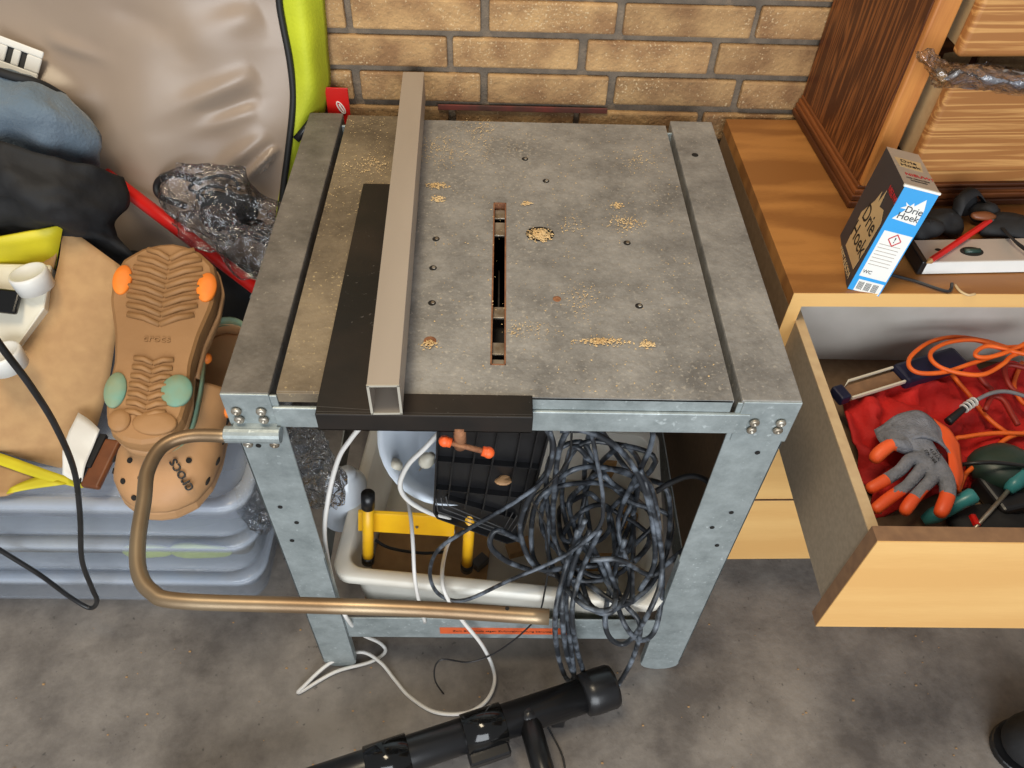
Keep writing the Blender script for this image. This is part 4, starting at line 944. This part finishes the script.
# lower clog upright, toe towards the viewer
t0 = PZ(150, 523, TB+.03); h0_ = PZ(222, 385, TB+.05)
yd = (t0-h0_).normalized(); SC = 1.26; t0c = t0-yd*.14*SC
zd = V((0, 0, 1)); zd = (zd-yd*zd.dot(yd)).normalized(); zd = Matrix.Rotation(math.radians(-8), 3, yd) @ zd; xd = yd.cross(zd)
m2 = Matrix((xd, yd, zd)).transposed().to_4x4() @ Matrix.Diagonal((SC, SC, SC, 1)); m2.translation = t0c
make_clog(m2, 'tan clog standing upright with vent holes and black lettering, below the overturned one', False, True, False)
MCL = m2 @ Matrix.Diagonal((-1, 1, 1, 1))
def surf(mtx, hx, hy):
    tt = hy/.28+.5; w_ = max(clog_w(tt)*.99, 1e-3); h = .058*(max(0, 1-((tt-.40)/.6)**2.6))**.55
    a = math.acos(min(1, abs(hx)/w_)**(1/.8)*(1 if hx > 0 else -1)); return mtx @ V((hx, hy, .028+h*(max(0, math.sin(a))**.75)))
def pic(p): q = MR.transposed() @ (p-CAM); return 512+F*q.x/-q.z, 384-F*q.y/-q.z
def find(px, py, mtx):
    best = None
    for i in range(60):
        hy = -.02+.155*i/59
        w_ = clog_w(hy/.28+.5)*.98
        for j in range(61):
            hx = -w_+2*w_*j/60; p = surf(mtx, hx, hy); x, y = pic(p); d = (x-px)**2+(y-py)**2
            if best is None or d < best[0]: best = (d, p, hx, hy)
    return best
cl2 = [o for o in bpy.data.objects if o.name.startswith('foam_clog')][-1]
for hp_ in ((147, 453), (130, 461), (141, 477), (123, 481), (134, 497), (189, 460), (110, 470)):
    d, p, hx, hy = find(*hp_, MCL); e_ = .004
    n_ = (surf(MCL, hx+e_, hy)-surf(MCL, hx-e_, hy)).cross(surf(MCL, hx, hy+e_)-surf(MCL, hx, hy-e_)).normalized()
    if n_.z < 0: n_ = -n_
    q = n_.to_track_quat('Z', 'Y').to_matrix().to_4x4(); q.translation = p-n_*.001
    b = MB(); b.lathe([(.0042, 0), (.0042, .0026)], q, 14); under(cl2, b.build('vent_hole', 'hole'))
qc, qx, qy = (find(*z_, MCL)[1] for z_ in ((180, 475), (170, 458), (166, 484)))
fz = frame(qc, qx, qy); nz = fz.to_3x3() @ V((0, 0, 1))
if nz.z < 0: nz = -nz
fz.translation = qc+nz*.001
LG = text('clog_logo', 'crocs', 'ink', fz, .024, ext=.003)
under(cl2, LG)

# =====================================================================  CLEAR FILM
def crumple(name, c, r, m, label, seed, n=34, amp=.55, ws=18):
    b = MB(); blob(b, (0, 0, 0), r, amp, ws, n, seed)
    out = []
    for v in b.v:
        v = V(v); h = 1-2*abs(mn.noise(v*ws*2.2+V((seed, 3, 1)))); out.append(tuple(V(c)+v*(1+.22*h)))
    b.v = out
    o = b.build(name, m, smooth=False); return tag(o, label, 'plastic film')
crumple('plastic_film', PY(222, 205, .47), (.075, .035, .055), 'wrap', 'crumpled clear plastic film heap between the taupe bag and the saw', 3)
crumple('plastic_film', PY(255, 255, .40), (.05, .03, .05), 'wrap', 'crumpled clear film over the lower red rod, left of the saw edge', 8)
crumple('plastic_film', PY(205, 230, .43), (.04, .02, .04), 'wrap', 'clear film flap over the toe of the overturned clog', 12)
b = MB(); blob(b, PY(228, 210, .50), (.055, .02, .035), .45, 22, 24, 6); tag(b.build('dark_blob', 'blackcloth', smooth=True), 'dark blob added inside the clear film heap to darken it, below the taupe bag', 'pouch')  # blob added only to make this part of the film dark
b = MB()
for i in range(5):
    c = PY(215+i*10, 190+i*12, .50); pts = [c+V((.04*math.cos(a+i), .01*math.sin(2*a), .025*math.sin(a+i*.5))) for a in [k_*.6 for k_ in range(10)]]
    b.tube(spl(pts, 4), .003, 6)
tag(b.build('black_wire_coil', 'cableblack', smooth=True), 'coiled dark wires inside the clear film, below the taupe bag', 'wire')
b = MB(); b.tube(spl([PY(200, 182, .5), PY(175, 174, .52), PY(158, 182, .53), PY(160, 196, .52), PY(185, 206, .5)], 8), .006, 8); tag(b.build('bag_handle', 'piping', smooth=True), 'black loop handle at the lower edge of the taupe bag', 'handle')
crumple('bubble_bag', PY(312, 468, .10), (.04, .03, .085), 'bubble', 'shiny clear plastic bag hanging behind the front left saw leg', 5, ws=24)
crumple('bubble_bag', PY(258, 505, .14), (.028, .03, .055), 'bubble', 'clear plastic bag squeezed between storage boxes and saw leg', 15, ws=26)
b = MB(); blob(b, PY(262, 490, .19), (.028, .03, .085), .2, 20, 20, 2); tag(b.build('dark_bundle', 'ribedge', smooth=True), 'dark bundle inside the clear bag left of the saw leg', 'bundle')
b = MB(); blob(b, PY(305, 462, .17), (.034, .025, .07), .2, 20, 20, 7); tag(b.build('dark_bundle', 'ribedge', smooth=True), 'dark bundle inside the hanging clear bag behind the saw leg', 'bundle')

# =====================================================================  UNDER THE TABLE
# crate
za, zt = .136, .29
cA = PZ(333, 574, zt); cB = PZ(664, 606, zt); xw = (cB-cA).length; cM = frame(cA-V((0, 0, zt-za)), cB-V((0, 0, zt-za)), cA+V((.02, .4, -(zt-za))))
crd = .37
CR = thing('plastic_crate', cM.translation, 'wide dirty white plastic tray under the saw, holding cables and tools', 'tray')
def cr(name, mb, m, **k): o = mb.build(name, m, **k); under(CR, o); return o
hC = zt-za
b = MB()
def rr(ins, z, r=.03):
    out = []
    for cx_, cy_, a in ((xw-ins-r, ins+r, -90), (xw-ins-r, crd-ins-r, 0), (ins+r, crd-ins-r, 90), (ins+r, ins+r, 180)):
        for k_ in range(6):
            an = math.radians(a+18*k_); out.append(cM @ V((cx_+r*math.cos(an), cy_+r*math.sin(an), z)))
    return out
b.grid([rr(.0, hC-.022), rr(-.004, hC-.02), rr(-.004, hC-.002), rr(.0, hC), rr(.015, hC), rr(.018, hC-.003), rr(.025, .006), rr(.03, .003)], True); b.add(rr(.03, .003), [tuple(range(24))])
cr('tray_body', b, 'traywhite', smooth=True, solid=.002)
# things in the tray
b = MB(); b.box(.03, xw*.45, .03, .2, .006, .010, cM); tag(b.build('cardboard_sheet', 'card', bevel=.001), 'flat brown cardboard sheet on the tray bottom', 'cardboard')
YS = thing('yellow_stand', PY(367, 560, .12), 'yellow painted metal stand with black end caps, standing in the white tray', 'stand')
def ys(name, mb, m, **k): o = mb.build(name, m, **k); under(YS, o); return o
def post(p0, p1, r, nm, m): b = MB(); b.tube([p0, p1], r, 16); return ys(nm, b, m, smooth=True)
for (x0, y0, d0), (x1, y1, d1) in (((368, 556, .085), (368, 506, .10)), ((467, 564, .085), (470, 512, .10))):
    p0, p1 = PY(x0, y0, d0), PY(x1, y1, d1); e = (p1-p0).normalized(); post(p0, p1, .0095, 'post', 'yellowpaint'); post(p0-e*.016, p0+e*.001, .0112, 'foot_cap', 'blackplastic')
    if x0 == 368: post(p1-e*.002, p1+e*.030, .0112, 'top_cap', 'blackplastic')
b = MB(); q = [PY(358, 513, .115), PY(455, 518, .115), PY(454, 537, .112), PY(358, 531, .112)]; b.prism(q, (0, .006, .002)); ys('cross_bar', b, 'yellowpaint', bevel=.001)
b = MB(); p = PY(417, 527, .11); b.lathe([(.003, 0), (.002, .002)], Matrix.Translation(PY(417, 527, .112)) @ Matrix.Rotation(math.pi/2, 4, 'X'), 10); ys('screw', b, 'rivet')
# bowl
bc = PY(450, 436, .20); bv = (CAM-bc).normalized(); bv = (bv+V((-.05, 0, .35))).normalized()
mb_ = bv.to_track_quat('Z', 'Y').to_matrix().to_4x4(); mb_.translation = bc
b = MB(); prof = [(.0, -.055), (.055, -.055), (.062, -.052), (.092, -.01), (.106, .02), (.116, .022), (.116, .024), (.105, .0235), (.089, -.008), (.060, -.049), (.053, -.051), (.0, -.051)]
b.lathe([(max(r_, .0005), z) for r_, z in prof], mb_, 40)
tag(b.build('round_bowl', 'bowl', smooth=True), 'pale translucent round plastic bowl under the saw apron', 'bowl')
for i, q in enumerate(((395, 466), (427, 460))):
    p = PY(*q, .15); mt = Matrix.Translation(p) @ Matrix.Rotation(.4+i, 4, 'Z') @ Matrix.Rotation(.5, 4, 'X')
    t = thing('plug', p, ('white power plug at the left in the pale bowl', 'white power plug beside the black ribbed tray, in the pale bowl')[i], 'plug', 'white plugs in the bowl')
    b = MB(); b.lathe([(.010, -.012), (.0125, -.006), (.0125, .004), (.009, .008), (.006, .018)], mt, 16); under(t, b.build('plug_body', 'cream', smooth=True))
    for s_ in (-1, 1):
        b = MB(); b.tube([mt @ V((s_*.006, 0, -.012)), mt @ V((s_*.006, 0, -.026))], .0018, 8); under(t, b.build('prong', 'rivet'))
# white canister left of bowl
p = PY(345, 492, .2); b = MB(); b.lathe([(.03, -.09), (.036, -.08), (.036, .03), (.02, .05), (.014, .055), (.014, .065)], Matrix.Translation(p) @ Matrix.Rotation(.2, 4, 'Y'), 28)
tag(b.build('white_canister', 'bowl', smooth=True), 'cloudy white canister left of the bowl, behind the saw leg', 'canister')
# black ribbed tray
r0 = PY(433, 520, .085); r1 = PY(518, 546, .085); r2 = PY(440, 425, .05)
rM = frame(r0, r1, r2); rw = (r1-r0).length*1.0
rt = thing('ribbed_plastic_tray', r0, 'black ribbed plastic tray leaning under the saw apron, in front of the bowl', 'tray')
def rl(x, y): # local coords of picture points on that plane
    n = rM.to_3x3() @ V((0, 0, 1)); d = ray(x, y); t = (rM.translation-CAM).dot(n)/d.dot(n); q = rM.inverted() @ (CAM+d*t); return V((q.x, q.y, 0))
poly = [rl(*q) for q in ((433, 512), (437, 518), (507, 543), (516, 541), (524, 530), (553, 424), (437, 424))]
b = MB(); b.prism([rM @ (q+V((0, 0, -.014))) for q in poly], rM.to_3x3() @ V((0, 0, .004))); under(rt, b.build('back_panel', 'blackplastic'))
b = MB(); n_ = len(poly)
for i in range(n_):
    a, c_ = poly[i], poly[(i+1) % n_]; d = (c_-a).normalized(); nn = V((-d.y, d.x, 0))*.003
    b.hexa([rM @ (q+V((0, 0, z))) for z in (-.014, .002) for q in (a, c_, c_+nn, a+nn)])
under(rt, b.build('rim', 'blackplastic', bevel=.0006))
for (x1_, y1_, x2_, y2_) in ((458, 425, 448, 500), (480, 425, 465, 510), (500, 425, 482, 515), (523, 425, 505, 520), (540, 425, 520, 515), (436, 462, 540, 470), (434, 490, 534, 500), (446, 500, 515, 520)):
    a, c_ = rl(x1_, y1_), rl(x2_, y2_); d = (c_-a).normalized(); nn = V((-d.y, d.x, 0))*.0012
    b = MB(); b.hexa([rM @ (q+V((0, 0, z))) for z in (-.0105, -.001) for q in (a-nn, c_-nn, c_+nn, a+nn)]); under(rt, b.build('rib', 'blackplastic'))
for k_ in range(3):
    pth = [rl(436+5*k_, 498-1*k_), rl(438+5*k_, 511-3*k_), rl(508-2*k_, 536-4*k_), rl(521-4*k_, 518-3*k_)]
    b = MB(); b.tube([rM @ (q+V((0, 0, .001))) for q in pth], .0009, 6); under(rt, b.build('step_line', 'ribedge'))
b = MB(); blob(b, rM @ (rl(503, 482)+V((0, 0, -.004))), (.012, .009, .004), .6, 90, 16, 4); tag(b.build('lint_clump', 'clog'), 'tangled tan lint clump caught in the black ribbed tray', 'lint')
# tray odds: wood block, dark bits, hidden items
for i, (px, py, sx, sy, sz, an, m, lab, cat) in enumerate((
    (607, 470, .03, .02, .06, .1, 'woodblock', 'upright pale wood offcut behind the black cable tangle', 'wood block'),
    (628, 520, .02, .03, .05, .5, 'woodblock', 'small wood offcut inside the right of the white tray', 'wood block'),
    (520, 545, .05, .03, .02, .3, 'card', 'brown wood chunk under the ribbed black tray', 'wood block'),
    (480, 560, .03, .02, .02, .8, 'ribedge', 'dark rubber piece in the white tray beside the yellow post', 'rubber piece'),
    (600, 560, .05, .03, .02, .0, 'card', 'tan wood chunk below the cable tangle', 'wood block'))):
    p = PZ(px, py, za+.03); b = MB(); b.box(-sx/2, sx/2, -sy/2, sy/2, 0, sz, Matrix.Translation((p.x, p.y, za+.012)) @ Matrix.Rotation(an, 4, 'Z')); tag(b.build('offcut', m, bevel=.002), lab, cat)

# ---------------- cables ----------------
BC = thing('cable_bundle', PZ(600, 540, .3), 'large tangle of dusty black cable hanging under the right of the saw', 'cable')
def W3(px, py, d):      # point on the upright layer Y = d
    return PY(px, py, d)
def WB(px, py, d):      # bundle: rests on the tray rim, then drops in front of it
    if py > 605: return PY(px, py, -.035-.1*max(0, (d-.07)))
    p = PY(px, py, d)
    if p.z < .30: p = PZ(px, py, .302+.1*max(0, d-.05))
    return p
b = MB()
path = []
random.seed(21)
cxp, cyp = 598, 520
loops = 12
for i in range(loops):
    rx = random.uniform(22, 66); ry = random.uniform(45, 98) if i % 3 else random.uniform(25, 60); ox = random.uniform(-14, 14); oy = random.uniform(-16, 18); ph = random.uniform(-.35, .35)
    dd = .075+.09*random.random()
    for k_ in range(9):
        a = 2*math.pi*k_/9
        ex = rx*math.cos(a); ey = ry*math.sin(a)
        x = cxp+ox+ex*math.cos(ph)-ey*math.sin(ph)+random.uniform(-6, 6); y = cyp+oy+ex*math.sin(ph)+ey*math.cos(ph)+random.uniform(-6, 6)
        path.append(WB(x, min(y, 612), dd+.02*math.sin(a*2+i)))
b.tube(spl(path, 5), .0044, 8)
under(BC, b.build('main_tangle', 'cable', smooth=True))
b = MB()
for pts in ([(585, 520), (568, 560), (556, 610), (557, 650), (566, 678), (574, 676), (570, 640), (566, 600), (575, 560), (590, 530)],
            [(600, 530), (582, 570), (572, 610), (577, 650), (583, 672), (577, 680), (567, 655), (562, 610), (566, 570), (578, 530)],
            [(625, 540), (612, 580), (605, 620), (612, 640), (628, 642), (650, 610), (662, 570), (655, 500), (640, 470)],
            [(590, 540), (612, 590), (625, 625), (640, 640), (655, 630), (662, 590), (660, 540), (645, 480)],
            [(605, 560), (622, 600), (640, 625), (632, 660), (615, 690), (606, 707)],
            [(590, 560), (620, 560), (650, 575), (665, 565), (690, 545), (700, 540)],
            [(545, 425), (553, 445), (548, 470), (528, 500), (520, 530), (530, 560), (545, 570), (580, 565)],
            [(560, 430), (590, 432), (625, 455), (648, 500), (655, 560), (640, 590)],
            [(530, 570), (505, 560), (490, 545), (497, 530), (520, 540)]):
    b.tube(spl([WB(x, y, .05-.0002*(y-430)+random.uniform(-.01, .01)) for x, y in pts], 6), .0045, 8)
under(BC, b.build('hanging_loops', 'cable', smooth=True))
b = MB(); b.tube(spl([W3(655, 492, .08), W3(672, 482, .08), W3(690, 476, .075), W3(706, 480, .06), W3(714, 492, .04)], 7), .0045, 8); under(BC, b.build('side_lead', 'cableblack', smooth=True))
cable('grey_cable', [W3(550, 430, .035), W3(553, 448, .03), W3(545, 478, .025), W3(510, 505, .02), W3(470, 528, .015), W3(438, 550, .01), W3(430, 575, .005), W3(440, 595, .0), W3(465, 600, -.005), W3(510, 580, .0), W3(560, 558, .01), W3(597, 530, .02), W3(603, 500, .03), W3(595, 450, .045), W3(590, 428, .05)], .0032, 'cable', 'long black cable looping out in front of the white tray rim')
cable('thin_wire', [W3(572, 430, .04), W3(568, 460, .04), W3(548, 485, .04), W3(533, 500, .04), W3(545, 525, .03), W3(548, 560, .02), W3(545, 590, .0), W3(535, 620, -.01), W3(500, 650, -.02), W3(470, 662, -.03), W3(440, 660, -.04), W3(435, 680, -.05), W3(450, 700, -.05), W3(470, 712, -.06)], .0015, 'cableblack', 'thin black wire hanging from the saw down to the black tube')
cable('thin_wire', [PZ(540, 715, .02), PZ(552, 735, .006), PZ(562, 755, .006), PZ(566, 775, .006)], .0018, 'cableblack', 'thin black wire on the floor below the black tube')
wc = [W3(333, 470, .08), W3(318, 452, .075), W3(302, 425, .07)]
cable('white_cable', [W3(362, 425, .04), W3(350, 440, .04), W3(338, 460, .04), W3(328, 500, .03), W3(325, 540, .03), W3(335, 590, .03), W3(345, 615, -.015), PZ(360, 633, .08), PZ(380, 643, .02), PZ(385, 652, .006), PZ(370, 662, .006), PZ(335, 672, .006), PZ(300, 692, .006), PZ(305, 685, .012), PZ(330, 663, .02), PZ(360, 652, .025), PZ(380, 662, .015), PZ(395, 680, .006), PZ(410, 697, .006), PZ(435, 712, .006), PZ(465, 713, .006), PZ(485, 702, .012), PZ(494, 685, .02), PZ(493, 668, .04), W3(482, 645, -.02), W3(462, 620, -.012), W3(446, 595, .0), W3(442, 575, .03), W3(446, 550, .09), W3(454, 530, .13)], .0035, 'cablewhite', 'white cable looping from under the saw across the floor', n=10)
cable('white_cable', [W3(408, 500, .12), W3(411, 520, .08), W3(413, 545, .04), W3(415, 580, .0), W3(420, 605, -.008), W3(425, 622, .0)], .0032, 'cablewhite', 'straight white cable hanging between the yellow posts')
cable('pale_grey_cable', [W3(442, 430, .09), W3(425, 448, .085), W3(408, 465, .08), W3(400, 485, .075), W3(408, 500, .08), W3(428, 512, .085), W3(450, 519, .09)], .004, 'cablewhite', 'pale cable curving over the round bowl')
cable('black_cable', [W3(375, 540, .14), W3(390, 548, .13), W3(420, 553, .13), W3(445, 552, .13)], .003, 'cableblack', 'dark cable in the tray behind the yellow posts')
cable('black_cable', [W3(-30, 300, .02), W3(0, 345, .02), W3(30, 385, .03), W3(55, 425, .04), W3(74, 470, .045), W3(80, 515, .05), W3(82, 560, .055), W3(92, 588, .06), W3(97, 601, .06), W3(90, 608, .06), W3(70, 597, .065), W3(40, 575, .065), W3(0, 550, .07), W3(-40, 525, .07)], .0042, 'cableblack', 'thick black cable looping down in front of the clear boxes', n=10)

# =====================================================================  BLACK TUBE FRAME on the floor
zf = .07
tA = PZ(300, 790, zf); tB = PZ(600, 690, zf); e = (tB-tA).normalized()
TF = thing('tube_frame', tB-V((0, 0, zf)), 'black tubular frame with collars lying on the concrete floor, bottom middle', 'frame')
def tf(name, mb, m, **k): o = mb.build(name, m, **k); under(TF, o); return o
tA2 = tA-e*.25
b = MB(); b.tube([tA2, tB-e*.02], .030, 28); tf('main_tube', b, 'tubeblack', smooth=True)
b = MB(); 
for q0, q1 in ((tB-e*.035, tB+e*.025),): b.lathe([(.030, 0), (.037, .004), (.039, .02), (.039, .055), (.036, .062), (.02, .064)], frame(q0, q0+e.orthogonal(), q0+e.cross(e.orthogonal())) , 30)
tf('end_cap', b, 'tubeblack', smooth=True)
def onax(px): # nearest axis point by picture x
    best = None
    for i in range(600):
        p = tA2.lerp(tB, i/600); q = MR.transposed() @ (p-CAM); x = 512+F*q.x/-q.z
        if best is None or abs(x-px) < best[0]: best = (abs(x-px), p)
    return best[1]
for a_, c_ in ((464, 504), (366, 410)):
    p, q = onax(a_), onax(c_); b = MB(); b.tube([p, p+e*.001, q-e*.001, q], [.031, .0345, .0345, .031], 28); tf('collar', b, 'blackshine', smooth=True)
    dn = V((.012, -.035, -.01)); b = MB(); b.box(0, (q-p).length, -.045, .0, -.012, .012, frame(p+V((0, -.008, -.012)), q+V((0, -.008, -.012)), p+V((0, .05, -.012)))); tf('collar_lug', b, 'tubeblack', bevel=.004)
p = onax(528); b = MB(); b.tube([p+V((0, -.01, .01)), p+V((.03, -.11, -.01)), p+V((.055, -.25, -.03))], .0195, 20); b.sphere(p+V((0, -.008, .012)), .0195, n=18); tf('branch_tube', b, 'tubeblack', smooth=True)
for ap in (onax(380), onax(560)):
    b = MB(); b.box(ap.x-.012, ap.x+.012, ap.y-.02, ap.y+.02, 0, zf-.02); tf('foot_block', b, 'tubeblack', bevel=.003)
# shoe tip at right edge
b = MB(); p = PZ(1046, 742, .05); b.sphere((p.x, p.y, .05), (.075, .055, .05), n=24); b.v = [(x, y, max(.001, z)) for x, y, z in b.v]
SH = thing('black_shoe', (p.x, p.y, 0), 'rounded black shoe toe at the right edge of the floor', 'shoe')
under(SH, b.build('shoe_upper', 'blackcloth', smooth=True))
b = MB(); b.lathe([(1, 0), (1.03, .004), (1.03, .014), (1, .016)], Matrix.Translation((p.x, p.y, .0005)) @ Matrix.Diagonal((.075, .055, 1, 1)), 30); under(SH, b.build('shoe_sole', 'blackplastic'))
# small bits on the floor
b = MB()
random.seed(5)
for _ in range(130):
    p = V((random.uniform(-.9, .9), random.uniform(-.45, .12), .0005)); s_ = random.uniform(.0006, .0022)
    b.box(p.x-s_, p.x+s_, p.y-s_*.6, p.y+s_*.6, 0.0002, .0002+s_*.8, None)
tag(b.build('floor_grit', 'card'), 'loose grit scattered on the concrete floor', 'grit', kind='stuff')
